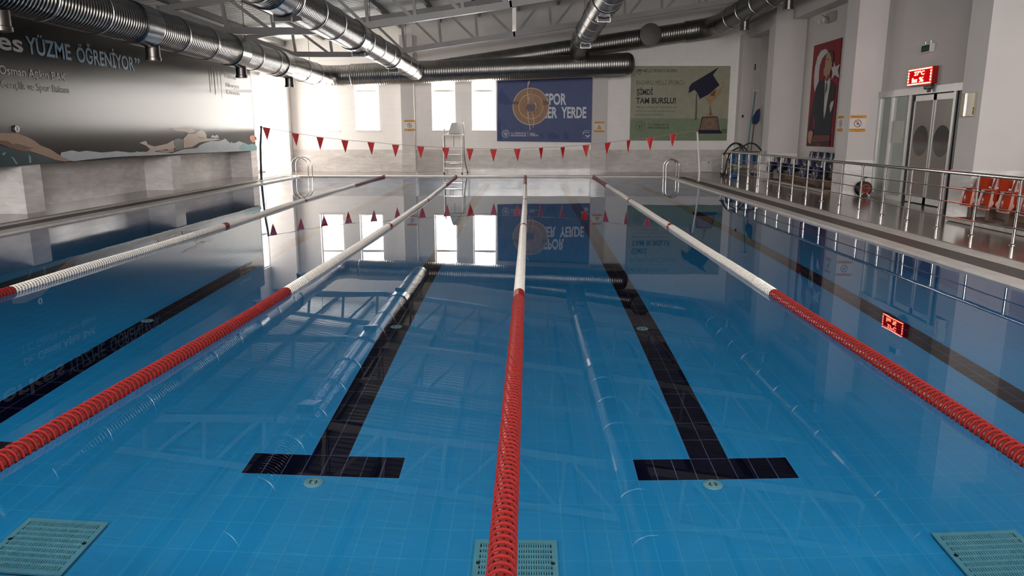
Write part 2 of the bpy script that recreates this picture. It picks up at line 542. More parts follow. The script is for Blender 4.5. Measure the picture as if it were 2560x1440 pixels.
struct(mb, 'trim_2', M['plaster'])

# floor: deck around the pool, gutters and copings
mb = MB()
mb.box(WXL, PX0 - 0.85, WYN, WYF, DZ - 0.35, DZ)
mb.box(PX1 + 0.92, WXR, WYN, WYF, DZ - 0.35, DZ)
mb.box(PX0 - 0.85, PX1 + 0.92, PY1 + 0.55, WYF, DZ - 0.35, DZ)
mb.box(PX0 - 0.85, PX1 + 0.92, WYN, PY0 - 0.5, DZ - 0.35, DZ)
struct(mb, 'floor', M['deck'])
mb = MB()
for a, b in ((PX0 - 0.28, PX0), (PX0 - 0.85, PX0 - 0.66)):
    mb.box(a, b, PY0, PY1, -0.1, 0.035)
for a, b in ((PX1, PX1 + 0.23), (PX1 + 0.63, PX1 + 0.92)):
    mb.box(a, b, PY0, PY1, -0.1, 0.035)
mb.box(PX0 - 0.85, PX1 + 0.92, PY1, PY1 + 0.55, -0.1, 0.04)
mb.box(PX0 - 0.85, PX1 + 0.92, PY0 - 0.5, PY0, -0.1, 0.04)
struct(mb, 'trim_3', M['coping'])
mb = MB()
mb.box(PX0 - 0.66, PX0 - 0.28, PY0, PY1, -0.12, 0.029)
mb.box(PX1 + 0.23, PX1 + 0.63, PY0, PY1, -0.12, 0.029)
struct(mb, 'trim_4', M['gutter'])

# pool basin with navy lane lines laid into its floor
LANES = [-1.3 + 2.524 * k for k in (-2, -1, 0, 1, 2)]
mb = MB()
FL = -DEPTH
cuts = []
for x in LANES:
    cuts.append((x - 0.1262, x + 0.1262, 4.595, 24.9))
    cuts.append((x - 0.5048, x + 0.5048, 4.34, 4.595))
    cuts.append((x - 0.5048, x + 0.5048, 24.9, 25.155))
xs = sorted({PX0, PX1, *[c[0] for c in cuts], *[c[1] for c in cuts]})
ys = sorted({PY0, PY1, *[c[2] for c in cuts], *[c[3] for c in cuts]})
for i in range(len(xs) - 1):
    for j in range(len(ys) - 1):
        cx, cy = (xs[i] + xs[i + 1]) / 2, (ys[j] + ys[j + 1]) / 2
        navy = any(c[0] < cx < c[1] and c[2] < cy < c[3] for c in cuts)
        mb.flat([(xs[i], ys[j], FL), (xs[i + 1], ys[j], FL), (xs[i + 1], ys[j + 1], FL), (xs[i], ys[j + 1], FL)], 1 if navy else 0)
mb.box(PX0 - 0.1, PX1 + 0.1, PY0 - 0.1, PY1 + 0.1, FL - 0.2, FL - 0.02, 0)
mb.box(PX0 - 0.2, PX1 + 0.2, PY0 - 0.2, PY0, FL, -0.1, 2)
mb.box(PX0 - 0.2, PX1 + 0.2, PY1, PY1 + 0.2, FL, -0.1, 2)
mb.box(PX0 - 0.2, PX0, PY0, PY1, FL, -0.1, 3)
mb.box(PX1, PX1 + 0.2, PY0, PY1, FL, -0.1, 3)
lane_mat = M['lane_tile']
struct(mb, 'pool_basin_floor', [M['pool_tile'], lane_mat, M['pool_tile_x'], M['pool_tile_y']])
mb = MB()
mb.flat([(PX0, PY0, 0), (PX1, PY0, 0), (PX1, PY1, 0), (PX0, PY1, 0)])
w = mb.build('pool_water', M['water'])
tag(w, 'clear still blue water filling the swimming pool', 'water', kind='stuff')

# pilasters and piers
cols = [
    (WXL, -9.6, 8.05, 8.6), (WXL, -9.6, 14.08, 14.62), (WXL, -9.6, 20.12, 20.7), (WXL, -9.6, 26.1, 26.68),
    (7.92, WXR, 13.4, 14.03), (7.92, WXR, 18.7, 19.4), (7.92, WXR, 24.8, 25.4), (7.92, WXR, 7.6, 8.25),
]
for x0, x1, y0, y1 in cols:
    mb = MB()
    xm = (x0 + x1) / 2
    left = xm < 0
    mb.box(x0, x1, y0, y1, DZ, (roof_z(x0) - 0.1) if left else roof_z(x0) - 0.25, 0)
    h = 1.0 if left else 0.92
    e = 0.015
    mb.box(x0 - (0 if left else e), x1 + (e if left else 0), y0 - e, y1 + e, DZ, h, 1)
    struct(mb, 'column', [M['plaster'], M['marble_side']])
for x0, x1 in ((-4.86, -4.36), (2.6, 3.15), (-9.85, -9.3), (8.25, WXR)):
    mb = MB()
    z1 = roof_z(x0) - 0.3
    y0 = WYF - (0.4 if -9 < x0 < 8 else 0.45)
    if x0 < -9:
        x0 = WXL
    mb.box(x0, x1, y0, WYF, DZ, 4.25 if 2 < x0 < 3 else min(z1, 5.25), 0)
    mb.box(x0 - 0.012, x1 + 0.012, y0 - 0.015, WYF, DZ, 0.92, 1)
    struct(mb, 'column', [M['plaster'], M['marble_far']])
mb = MB()
mb.box(WXL, WXR, WYF - 0.03, WYF, DZ, 0.92)
struct(mb, 'baseboard_far', M['marble_far'])
mb = MB()
mb.box(WXL, WXL + 0.03, WYN, 26.1, DZ, 1.0)
struct(mb, 'baseboard_left', M['marble_side'])
mb = MB()
mb.box(WXR - 0.03, WXR, WYN, 13.4, DZ, 0.92)
mb.box(WXR - 0.03, WXR, 25.4, WYF - 0.45, DZ, 0.92)
struct(mb, 'baseboard_right', M['marble_side'])

# windows
def window(name, axis, a0, a1, z0, z1, d_in, d_pane, pane_mat, cols_=1, transom=None, fw=0.06):
    # axis 'x': the pane lies in a wall of constant y; d_in..d_pane is the frame's depth
    f = MB()
    lo, hi = min(d_in, d_pane), max(d_in, d_pane)
    def put(p0, p1, q0, q1):
        if axis == 'x':
            f.box(p0, p1, lo, hi, q0, q1)
        else:
            f.box(lo, hi, p0, p1, q0, q1)
    put(a0, a0 + fw, z0, z1)
    put(a1 - fw, a1, z0, z1)
    put(a0 + fw, a1 - fw, z0, z0 + fw)
    put(a0 + fw, a1 - fw, z1 - fw, z1)
    for k in range(1, cols_):
        c = a0 + (a1 - a0) * k / cols_
        put(c - fw / 2, c + fw / 2, z0 + fw, z1 - fw)
    if transom:
        put(a0 + fw, a1 - fw, transom - fw * 0.7, transom + fw * 0.7)
    fo = struct(f, name, M['frame'])
    p = MB()
    e = 0.02
    dd = d_pane + (0.012 if d_pane > d_in else -0.012)
    if axis == 'x':
        pts = [(a0 + e, dd, z0 + e), (a1 - e, dd, z0 + e), (a1 - e, dd, z1 - e), (a0 + e, dd, z1 - e)]
    else:
        pts = [(dd, a0 + e, z0 + e), (dd, a1 - e, z0 + e), (dd, a1 - e, z1 - e), (dd, a0 + e, z1 - e)]
    p.flat(pts)
    p.build('pane', pane_mat, fo)
    return fo
for i, (a, b) in enumerate(FAR_WIN):
    window('window_%d' % (i + 1), 'x', a, b, WZ0, WZ1, WYF + 0.12, WYF + 0.2, M['day_far'], transom=3.2)
window('window_5', 'y', SIDE_WIN[0], SIDE_WIN[1], SIDE_WIN[2], SIDE_WIN[3], WXL - 0.1, WXL - 0.18, M['day_side'], cols_=3, transom=2.4)
for i, (a, b) in enumerate(NEAR_WIN):
    window('window_%d' % (i + 6), 'x', a, b, 2.4, 5.7, WYN - 0.12, WYN - 0.2, M['day_near'], cols_=2)
mb = MB()
for a, b in FAR_WIN:
    mb.box(a - 0.03, b + 0.03, WYF - 0.03, WYF + 0.12, WZ0 - 0.03, WZ0 + 0.004)
struct(mb, 'trim_5', M['coping'])

# roof: ribbed sheet on purlins
mb = MB()
ribs = []
y = WYN - 0.3
while y < WYF + 0.3:
    ribs += [(y, 0.0), (y + 0.17, 0.0), (y + 0.19, 0.035), (y + 0.23, 0.035)]
    y += 0.25
vs, fs = [], []
for x in (WXL - 0.3, WXR + 0.3):
    for yy, dz in ribs:
        vs.append((x, yy, roof_z(x) + dz))
n = len(ribs)
fs = [(i, i + 1, n + i + 1, n + i) for i in range(n - 1)]
mb.add(vs, fs)
struct(mb, 'ceiling', M['roof'])
x = -9.4
while x < WXR:
    mb = MB()
    mb.box(x - 0.05, x + 0.05, WYN, WYF, roof_z(x) - 0.17, roof_z(x) - 0.005)
    struct(mb, 'roof_beam', M['purlin'])
    x += 1.52

# roof trusses
BOT = [(-8.0, 4.22), (-5.15, 4.2), (-0.4, 4.86), (8.6, 6.17)]
def bot_z(x):
    for (xa, za), (xb, zb) in zip(BOT, BOT[1:]):
        if x <= xb:
            return za + (zb - za) * (x - xa) / (xb - xa)
    return BOT[-1][1]
def top_z(x): return roof_z(x) - 0.27
def truss(y, label):
    t = thing('roof_truss', (0, y, 4.2), label, 'roof truss', 'steel roof trusses across the hall')
    a = MB()
    for p, q in zip(BOT, BOT[1:]):
        a.bar((p[0] - 0.03, y, p[1]), (q[0] + 0.03, y, q[1]), 0.14, 0.17)
    a.build('bottom_chord', M['truss'], t)
    a = MB().bar((-10.3, y, top_z(-10.3)), (8.85, y, top_z(8.85)), 0.14, 0.15)
    a.build('top_chord', M['truss'], t)
    a = MB().bar((-9.55, y, top_z(-9.55)), (-7.95, y, 4.22), 0.13, 0.15)
    a.build('end_strut', M['truss'], t)
    X = [-7.9 + 1.25 * k for k in range(14)]
    for k, x in enumerate(X):
        if x > 8.5:
            continue
        king = k == 6
        lean = 0.09
        a = MB().bar((x, y, bot_z(x)), (x - (0 if king else lean), y, top_z(x)), 0.13 if king else 0.08, 0.13 if king else 0.08)
        a.build('king_post' if king else 'vertical_strut', M['steel_dull'] if king else M['truss'], t)
        if k:
            xa, xb = X[k - 1], x
            if k <= 6:
                p, q = (xa + 0.1, y, top_z(xa + 0.1)), (xb - 0.06, y, bot_z(xb))
            else:
                p, q = (xa + 0.06, y, bot_z(xa)), (xb - 0.1, y, top_z(xb - 0.1))
            MB().bar(p, q, 0.06, 0.08).build('diagonal_strut', M['truss'], t)
    return t
truss(26.4, 'grey steel roof truss nearest the far wall, above the ends of the ducts')
truss(20.4, 'grey steel roof truss second from the far wall, crossing the top edge')
truss(14.4, 'grey steel roof truss third from the far wall, seen mirrored in the water')
truss(8.4, 'grey steel roof truss fourth from the far wall, mirrored faintly in the water')

# ------------------------------------------------------------------ air ducts
def duct_y(name_label, x, z, r, y0, y1, collars, nozzles, slots, elbow=None, group='ventilation ducts under the roof'):
    t = thing('air_duct', (x, y0, z), name_label, 'air duct', group)
    a = MB()
    a.tube([(x, y0, z), (x, y1, z)], r, 40)
    a.build('duct_tube', M['duct_y'], t, True)
    for cy in collars:
        a = MB()
        a.lathe([(r + 0.002, cy - 0.32), (r + 0.025, cy - 0.3), (r + 0.025, cy + 0.3), (r + 0.002, cy + 0.32)], (x, 0, z), 'y', 40)
        a.build('collar', M['duct_s'], t, True)
    yy = y0 + 1.4
    while yy < y1 - 0.3:
        if all(abs(yy - c) > 0.7 for c in collars):
            a = MB()
            a.lathe([(r, yy - 0.02), (r + 0.012, yy - 0.015), (r + 0.012, yy + 0.015), (r, yy + 0.02)], (x, 0, z), 'y', 40)
            a.build('seam_ring', M['duct_s'], t, True)
        yy += 1.5
    for ny in nozzles:
        a = MB()
        a.lathe([(0.135, -r - 0.26), (0.15, -r - 0.26), (0.15, -r - 0.2), (0.135, -r - 0.19), (0.135, -r + 0.12)], (x, ny, z), 'z', 28)
        a.build('outlet_nozzle', M['nozzle'], t, True)
    for sy in slots:
        # wedge shaped scoop hanging below the duct, its shaded mouth painted as a black plate
        a = MB()
        prof = [(sy - 0.25, -r * 0.72), (sy - 0.25, -r - 0.1), (sy + 0.3, -r * 0.98), (sy + 0.3, -r * 0.72)]
        a.prism(prof, lambda p: (x - 0.17, p[0], z + p[1]), lambda p: (x + 0.17, p[0], z + p[1]))
        s = a.build('outlet_scoop', M['duct_s'], t)
        a = MB()
        a.box(x - 0.15, x + 0.15, sy - 0.256, sy - 0.246, z - r - 0.085, z - r * 0.86)
        a.build('dark_mouth_plate', M['black'], s)
    if elbow:
        e = MB()
        e.tube(elbow, r + 0.004, 40)
        e.build('elbow', M['duct_x'], t, True)
    for hy in range(int(y0) + 2, int(y1), 6):
        a = MB().tube([(x, hy + 0.4, z + r - 0.01), (x, hy + 0.4, roof_z(x) - 0.1)], 0.008, 6)
        a.build('hanger_wire', M['pole_dark'], t)
    return t
def arc(p0, p1, p2, n=8):
    out = []
    for k in range(n + 1):
        t = k / n
        out.append(tuple(p0[i] * (1 - t) ** 2 + 2 * p1[i] * t * (1 - t) + p2[i] * t * t for i in range(3)))
    return out
CR1 = lambda x: 3.66 + (x + 7.5) * 0.0375
CR2 = lambda x: 3.86 + (x + 4.1) * 0.144
Y1, Y2 = 28.62, 29.42
duct_y('long ribbed silver air duct hanging along the left wall over the black banner', -7.45, 3.62, 0.37, WYN + 0.4, 27.75, (9.4, 14.8, 19.5, 23.2), (10.9, 15.3, 20.0, 24.05), (), arc((-7.45, 27.7, 3.62), (-7.45, Y1, 3.64), (-6.55, Y1, CR1(-6.6))))
duct_y('long ribbed silver air duct second from the left, ending beside the far cross duct', -4.1, 3.84, 0.335, WYN + 0.4, 28.1, (6.6, 12.6, 18.4, 23.4), (), (7.3, 13.3, 19.1, 24.0), arc((-4.1, 27.95, 3.84), (-4.1, 28.1, 3.84), (-4.08, 28.26, 3.82)))
duct_y('ribbed silver air duct over the middle lane, bending down onto the far cross duct', 1.97, 4.78, 0.36, WYN + 0.4, 27.6, (7, 13, 19.2, 25.0), (), (7.8, 13.8, 20.0, 25.9), arc((1.97, 27.5, 4.78), (1.97, 28.55, 4.7), (1.97, Y1, CR1(1.97) + 0.15)))
duct_y('dull silver air duct high along the right wall, joining the sloping far duct', 7.1, 5.47, 0.37, WYN + 0.4, 28.4, (9, 15), (13.2, 17.3, 21.3, 25.4), (), arc((7.1, 28.3, 5.47), (7.1, Y2, 5.45), (6.0, Y2, CR2(6.0))))
def duct_x(label, xa, xb, fz, y, r, rounded):
    t = thing('air_duct', (xa, y, fz(xa)), label, 'air duct', 'ventilation ducts under the roof')
    a = MB().tube([(xa, y, fz(xa)), (xb, y, fz(xb))], r, 40)
    a.build('duct_tube', M['duct_x'], t, True)
    if rounded:
        a = MB()
        n = 8
        a.tube([(xb + r * 0.75 * math.sin(k / n * math.pi / 2), y, fz(xb + r * math.sin(k / n * math.pi / 2))) for k in range(n + 1)], [(r + 0.003) * max(0.35, math.cos(k / n * math.pi / 2) ** 0.6) for k in range(n + 1)], 40)
        a.build('end_cap', M['duct_x'], t, True)
    x = xa + 1.1
    while x < xb - 0.2:
        d = 0.02
        a = MB().tube([(x - d, y, fz(x - d)), (x + d, y, fz(x + d))], r + 0.01, 40)
        a.build('seam_ring', M['duct_x'], t, True)
        x += 2.2
    return t
duct_x('wide silver cross duct along the far wall above the windows, round capped', -6.5, 3.72, CR1, Y1, 0.4, True)
d2 = duct_x('silver cross duct behind, sloping up to the right along the far wall', -3.9, 6.05, CR2, Y2, 0.34, False)
a = MB().lathe([(0.37, 28.75), (0.37, Y2 + 0.1)], (4.6, 0, CR2(4.6) + 0.02), 'y', 40)
a.build('branch_stub', M['dark_cap'], d2, True)
a = MB().lathe([(0.36, 28.71), (0.4, 28.72), (0.4, 28.79), (0.37, 28.8)], (4.6, 0, CR2(4.6) + 0.02), 'y', 40)
a.build('blank_cap', M['dark_cap'], d2, True)

# ------------------------------------------------------------------ lane ropes
def float_mesh(n, fine):
    # one slotted float disc, its axis along y; material 0 shell, 1 core
    m = MB()
    R = 0.056
    if fine:
        prof = [(0.036, -0.0215), (R, -0.0215), (R + 0.001, -0.02), (R, -0.0185), (0.0525, -0.0175)]
        m.lathe(prof, (0, 0, 0), 'y', n)
        m.f = m.f[:-2]
        m.m = m.m[:-2]
        o = len(m.v)
        # band behind the rim, pierced by a row of holes
        rows = [(0.0525, -0.0175), (0.053, -0.009), (0.053, 0.004), (0.0515, 0.012), (0.042, 0.0195), (0.038, 0.0215)]
        for r, h in rows:
            for k in range(n):
                a = 2 * math.pi * k / n
                m.v.append((r * math.cos(a), h, r * math.sin(a)))
        for i in range(len(rows) - 1):
            for k in range(n):
                if (i == 1 and k % 3 == 1) or (i == 3 and k % 9 < 4):
                    continue
                a, b = o + i * n + k, o + i * n + (k + 1) % n
                m.f.append((a, b, b + n, a + n))
                m.m.append(0)
        c = MB().lathe([(0.043, -0.017), (0.043, 0.006)], (0, 0, 0), 'y', 18)
        m.add(c.v, c.f, 1)
        c = MB().lathe([(0.02, 0.006), (0.02, 0.0215)], (0, 0, 0), 'y', 12)
        m.add(c.v, c.f, 1)
    else:
        m.lathe([(0.047, -0.0225), (R, -0.027), (R, -0.012), (0.0495, -0.009), (0.046, 0.0225)], (0, 0, 0), 'y', n)
    return m
fine_float = float_mesh(36, True)
fm_red = fine_float.build('float', [M['red'], M['pink']], smooth=True, angle=35)
fm_white = fine_float.build('float', [M['wfloat'], M['wcore']], smooth=True, angle=35)
me_red, me_white = fm_red.data, fm_white.data
for o in (fm_red, fm_white):
    bpy.data.objects.remove(o)
coarse = float_mesh(14, False)
PITCH = 0.0465
def smooth_path(ctrl):
    ys = [c[0] for c in ctrl]
    def lin(y):
        y = min(max(y, ys[0]), ys[-1])
        for (ya, xa), (yb, xb) in zip(ctrl, ctrl[1:]):
            if y <= yb:
                return xa + (xb - xa) * (y - ya) / (yb - ya)
        return ctrl[-1][1]
    return lambda y: sum(lin(y + d) for d in (-1.2, -0.6, 0.0, 0.6, 1.2)) / 5
def rope_red(y):
    return y < 7.26 or y > 22.55 or abs(y - 12.58) < 0.09 or abs(y - 17.55) < 0.09
def lane_rope(ctrl, y_seen, label):
    fx = smooth_path(ctrl)
    t = thing('lane_rope', (fx(PY0), PY0, 0.0), label, 'lane rope', 'floating lane ropes stretched along the pool')
    zc = lambda y: 0.012 + 0.004 * math.sin(y * 1.7)
    pts = []
    y = PY0 + 0.02
    while y < PY1 - 0.02:
        pts.append((fx(y), y, zc(y)))
        y += 0.5
    pts.append((fx(PY1), PY1 - 0.01, 0.03))
    MB().tube(pts, 0.008, 6).build('cable', M['cord'], t)
    y = PY0 + 0.1
    k = 0
    rest = MB()
    origin = WORLD_AT[t.name]
    while y < PY1 - 0.12:
        a = -math.atan2(fx(y + 0.1) - fx(y - 0.1), 0.2)
        red = rope_red(y)
        if y >= y_seen and k < 100:
            f = bpy.data.objects.new('float', me_red if red else me_white)
            f.parent = t
            f.location = Vector((fx(y), y, zc(y))) - origin
            f.rotation_euler = (0, 0, a)
            f.rotation_euler.rotate_axis('Y', (k * 0.37) % 0.5)
            C.objects.link(f)
            k += 1
        else:
            ca, sa = math.cos(a), math.sin(a)
            vs = [(fx(y) + p[0] * ca - p[1] * sa, y + p[0] * sa + p[1] * ca, zc(y) + p[2]) for p in coarse.v]
            rest.add(vs, coarse.f, 0 if red else 1)
        y += PITCH
    r = rest.build('float_row', [M['red'], M['wfloat']], t, True, angle=35)
    r['kind'] = 'stuff'
    e = MB()
    e.tube([(fx(PY1), PY1 - 0.14, 0.03), (fx(PY1), PY1 - 0.02, 0.05), (fx(PY1), PY1 + 0.03, 0.055)], [0.05, 0.045, 0.03], 14)
    e.build('end_float', M['red'], t, True)
    return t
lane_rope([(2.1, -5.22), (7, -5.2), (12.5, -5.15), (18, -5.27), (27.15, -5.14)], 6.7, 'leftmost floating lane rope, mostly white with a red end at the left edge')
lane_rope([(2.1, -2.6), (3.3, -2.56), (4.7, -2.46), (7.4, -2.39), (12.7, -2.33), (17.8, -2.34), (27.15, -2.53)], 3.15, 'bowed red and white lane rope between the leftmost and the centre rope')
lane_rope([(2.1, -0.085), (7, -0.06), (17, -0.01), (27.15, -0.005)], 2.3, 'red and white lane rope running straight away at the centre, over a floor grate')
lane_rope([(2.1, 2.455), (7, 2.475), (17, 2.465), (27.15, 2.47)], 3.15, 'rightmost red and white lane rope, nearest the railing')

# ------------------------------------------------------------------ things on the pool floor
def floor_grate(x, y, label):
    t = thing('floor_grate', (x, y, FL), label, 'grate', 'square white suction grates on the pool floor')
    h = 0.225
    m = MB()
    m.rbox(x - h, x + h, y - h, y + h, FL + 0.001, FL + 0.012, 0.02, 0, 'z')
    m.build('base_plate', M['black'], t)
    m = MB()
    z0, z1 = FL + 0.012, FL + 0.03
    b = 0.03
    m.box(x - h, x + h, y - h, y - h + b, z0, z1)
    m.box(x - h, x + h, y + h - b, y + h, z0, z1)
    m.box(x - h, x - h + b, y - h + b, y + h - b, z0, z1)
    m.box(x + h - b, x + h, y - h + b, y + h - b, z0, z1)
    g0, g1 = -h + b, h - b
    nrow, ncol = 9, 30
    for i in range(1, nrow):
        c = g0 + (g1 - g0) * i / nrow
        m.box(x + g0, x + g1, y + c - 0.008, y + c + 0.008, z0, z1 - 0.002)
    for i in range(1, ncol):
        c = g0 + (g1 - g0) * i / ncol
        m.box(x + c - 0.0042, x + c + 0.0042, y + g0, y + g1, z0, z1 - 0.003)
    m.build('slotted_cover', M['grate'], t)
    for s in (-1, 1):
        m = MB().lathe([(0.012, 0.0), (0.012, 0.004), (0.008, 0.006)], (x + s * (h - 0.027), y + 0.03, z1 - 0.001), 'z', 12)
        m.build('screw_cap', M['black'], t)
    return t
floor_grate(-2.55, 3.52, 'square white slotted grate on the pool floor at the left corner')
floor_grate(-0.045, 3.5, 'square white slotted grate on the pool floor under the centre lane rope')
floor_grate(2.45, 3.5, 'square white slotted grate on the pool floor at the right corner')
def inlet(x, y, label):
    t = thing('floor_inlet', (x, y, FL), label, 'inlet', 'round white water inlets along the lane lines')
    MB().lathe([(0.058, 0.0), (0.06, 0.006), (0.055, 0.012), (0.035, 0.016), (0.033, 0.012)], (x, y, FL), 'z', 36).build('rim', M['inlet'], t, True)
    m = MB()
    m.lathe([(0.014, 0.012), (0.014, 0.018), (0.006, 0.027)], (x, y, FL), 'z', 16)
    m.build('boss', M['inlet'], t, True)
    for s in (-1, 1):
        m = MB()
        m.tube([(x + s * 0.022 * math.cos(a), y + 0.022 * math.sin(a), FL + 0.0135) for a in (-0.9, -0.3, 0.3, 0.9)], 0.004, 6)
        m.build('slot', M['black'], t)
    return t
L1, L2, L3 = LANES[2], LANES[3], LANES[1]
inlet(L1 - 0.02, 4.26, 'round white inlet below the foot of the left of the two dark T markings')
inlet(L2 - 0.05, 4.28, 'round white inlet below the foot of the right of the two dark T markings')
inlet(L1 - 0.01, 7.27, 'round white inlet on the dark lane line left of the centre rope')
inlet(L2 - 0.04, 7.25, 'round white inlet on the dark lane line right of the centre rope')
inlet(L3 - 0.06, 7.31, 'round white inlet on the dark lane line between the two left ropes')

# ------------------------------------------------------------------ backstroke flags
YF = 24.2
STR = [(-7.84, 1.745), (-6.89, 1.57), (-6.15, 1.46), (-5.41, 1.37), (-4.63, 1.31), (-3.89, 1.24), (-3.14, 1.19), (-2.39, 1.15), (-1.66, 1.12), (-0.96, 1.11), (-0.25, 1.12), (0.47, 1.15), (1.11, 1.17), (1.8, 1.23), (2.44, 1.3), (3.06, 1.37), (3.7, 1.44), (4.38, 1.55), (5.09, 1.635)]
kf = YF / 22.5
STR = [(x * kf, 1.58 + (z - 1.58) * kf) for x, z in STR]
t = thing('pennant_string', (0, YF, 1.1), 'string of red triangular pennants sagging across the pool between two poles', 'pennants')
MB().tube([(x, YF, z) for x, z in STR], 0.007, 6).build('cord', M['cord'], t)
SPAN = [0.9] * 17
yaws = [0.2, 0.1, 0.05, 0.1, 0.0, 0.05, 0.1, 0.15, 0.1, 0.05, 0.1, 0.9, 0.85, 0.1, 0.5, 0.85, 0.1, 0.05]
for k in range(18):
    x, z = STR[k]
    if k == 0:
        x += 0.1
        z -= 0.005
    hw, hh = 0.115, 0.4
    ca, sa = math.cos(yaws[k]), math.sin(yaws[k])
    m = MB()
    nx = 6
    sl = (STR[min(k + 1, 18)][1] - STR[max(k - 1, 0)][1]) / (STR[min(k + 1, 18)][0] - STR[max(k - 1, 0)][0])
    def P3(u, v, off):
        s = u * (1 - v) * hw
        wv = 0.012 * math.sin(u * 3 + v * 5 + k) * (1 - v * 0.5) + off
        return (x + s * ca - wv * sa + 0.02 * v * math.sin(k * 2.1), YF + s * sa + wv * ca, z - 0.012 + sl * s - v * hh)
    for off, rev in ((0.003, False), (-0.003, True)):
        o = len(m.v)
        for j in range(nx + 1):
            for i in range(5):
                m.v.append(P3(-1 + i * 0.5, j / nx, off))
        for j in range(nx):
            for i in range(4):
                a = o + j * 5 + i
                q = (a, a + 1, a + 6, a + 5)
                m.f.append(q[::-1] if rev else q)
                m.m.append(0)
    fl = m.build('pennant', M['flag'], t, True, angle=80)
    h = MB()
    h.tube([P3(-1, 0, 0), P3(-1, 0.5, 0), P3(0, 0.995, 0), P3(1, 0.5, 0), P3(1, 0, 0)], 0.006, 6)
    h.build('hem', M['hem'], fl)
t = thing('flag_pole', (-8.72, 24.5, DZ), 'dark slightly leaning flag pole at the left pool edge', 'pole')
MB().tube([(-8.72, 24.5, DZ), (-8.68, 24.45, 0.7), (-8.6, 24.3, 1.2), (-8.52, 24.25, 1.72)], [0.042, 0.038, 0.034, 0.03], 12).build('shaft', M['pole_dark'], t, True)
MB().lathe([(0.0, 0.0), (0.04, 0.01), (0.04, 0.07), (0.012, 0.09)], (-8.52, 24.25, 1.71), 'z', 14).build('tip', M['pole_dark'], t, True)
MB().lathe([(0.07, 0.0), (0.07, 0.012), (0.04, 0.03)], (-8.72, 24.5, DZ), 'z', 18).build('base_flange', M['steel_dull'], t, True)
t = thing('flag_pole', (5.55, 24.0, DZ), 'white bent flag pole at the right pool edge', 'pole')
MB().tube([(5.55, 24.0, DZ), (5.56, 24.0, 0.35), (5.52, 24.05, 0.9), (5.46, 24.15, 1.62)], [0.035, 0.032, 0.03, 0.028], 12).build('shaft', M['pole_white'], t, True)
MB().lathe([(0.03, 0.0), (0.04, 0.027), (0.03, 0.07), (0.008, 0.12)], (5.46, 24.15, 1.61), 'z', 14).build('tip', M['wood'], t, True)
MB().lathe([(0.08, 0.0), (0.08, 0.012), (0.045, 0.03)], (5.55, 24.0, DZ), 'z', 18).build('base_flange', M['steel_dull'], t, True)

# ------------------------------------------------------------------ pool ladders
def ladder(x_out, x_in, ys, z_top, label):
    t = thing('pool_ladder', (x_out, sum(ys) / 2, DZ), label, 'pool ladder', 'steel pool ladders at the far end')
    s = 1 if x_in > x_out else -1
    r = abs(x_in - x_out) / 2
    cx = (x_out + x_in) / 2
    for y in ys:
        pts = [(x_out, y, 0.04), (x_out, y, z_top - r)]
        for k in range(1, 12):
            a = math.pi * k / 12
            pts.append((cx - s * r * math.cos(a), y, z_top - r + r * math.sin(a)))
        pts += [(x_in, y, z_top - r), (x_in, y, -0.9)]
        q = MB().tube(pts, 0.021, 12).build('rail', M['steel'], t, True)
        MB().lathe([(0.045, 0.0), (0.045, 0.01), (0.024, 0.027)], (x_out, y, 0.036), 'z', 16).build('foot_flange', M['steel_dull'], q)
    for z in (-0.25, -0.5, -0.75):
        MB().box(x_in - 0.04, x_in + 0.04, min(ys), max(ys), z - 0.015, z + 0.015).build('step', M['steel_dull'], t)
ladder(-8.3, -7.72, (26.45, 26.95), 0.72, 'polished steel pool ladder rails at the far left end of the pool')
ladder(5.38, 4.93, (26.3, 26.8), 0.66, 'polished steel pool ladder rails at the far right end of the pool')

# ------------------------------------------------------------------ lifeguard chair
t = thing('lifeguard_chair', (-2.75, 28.8, DZ), 'tall white lifeguard chair on steel legs in front of the third far window', 'lifeguard chair')
m = MB()
seat = []
for j in range(9):
    v = j / 8
    for i in range(9):
        u = -1 + i / 4
        if v < 0.45:                       # pan, slightly dished
            w_ = 0.235
            yy, zz = 28.38 + v / 0.45 * 0.36, 1.57 - 0.03 * (1 - u * u)
        else:                              # rounded back, narrower at the top
            q = (v - 0.45) / 0.55
            w_ = 0.225 - 0.11 * q ** 1.6
            yy, zz = 28.76 + 0.1 * q - 0.05 * u * u, 1.56 + 0.40 * q
        seat.append((-2.70 + u * w_, yy, zz))
fs = []
for j in range(8):
    for i in range(8):
        a = j * 9 + i
        fs.append((a, a + 1, a + 10, a + 9))
m.add(seat, fs)
m.add([(p[0], p[1] + 0.012, p[2] - 0.012) for p in seat], [q[::-1] for q in fs])
m.build('seat_shell', M['white'], t, True, angle=80)
MB().rbox(-3.12, -2.36, 28.3, 28.85, 1.47, 1.525, 0.02, 0, 'y').build('seat_platform', M['white'], t)
for x, lean in ((-3.08, -0.1), (-2.4, 0.1)):
    MB().tube([(x, 28.32, DZ + 0.027), (x, 28.32, 1.48)], 0.021, 12).build('front_leg', M['steel_dull'], t, True)
    top = 1.72 if x < -2.8 else 2.0
    pts = [(x + lean * 1.2, 29.4, DZ + 0.027), (x + lean * 0.7, 29.2, 0.35), (x + lean * 0.35, 28.95, 0.7), (x + lean * 0.25, 28.88, 1.47), (x + lean * 0.2, 28.84, top - 0.1), (x, 28.7, top)]
    MB().tube(pts, 0.021, 12).build('rear_leg', M['steel_dull'], t, True)
    for p in ((x, 28.32), (x + lean * 1.2, 29.4)):
        MB().lathe([(0.03, 0.0), (0.03, 0.05), (0.022, 0.055)], (p[0], p[1], DZ), 'z', 12).build('rubber_foot', M['rubber'], t)
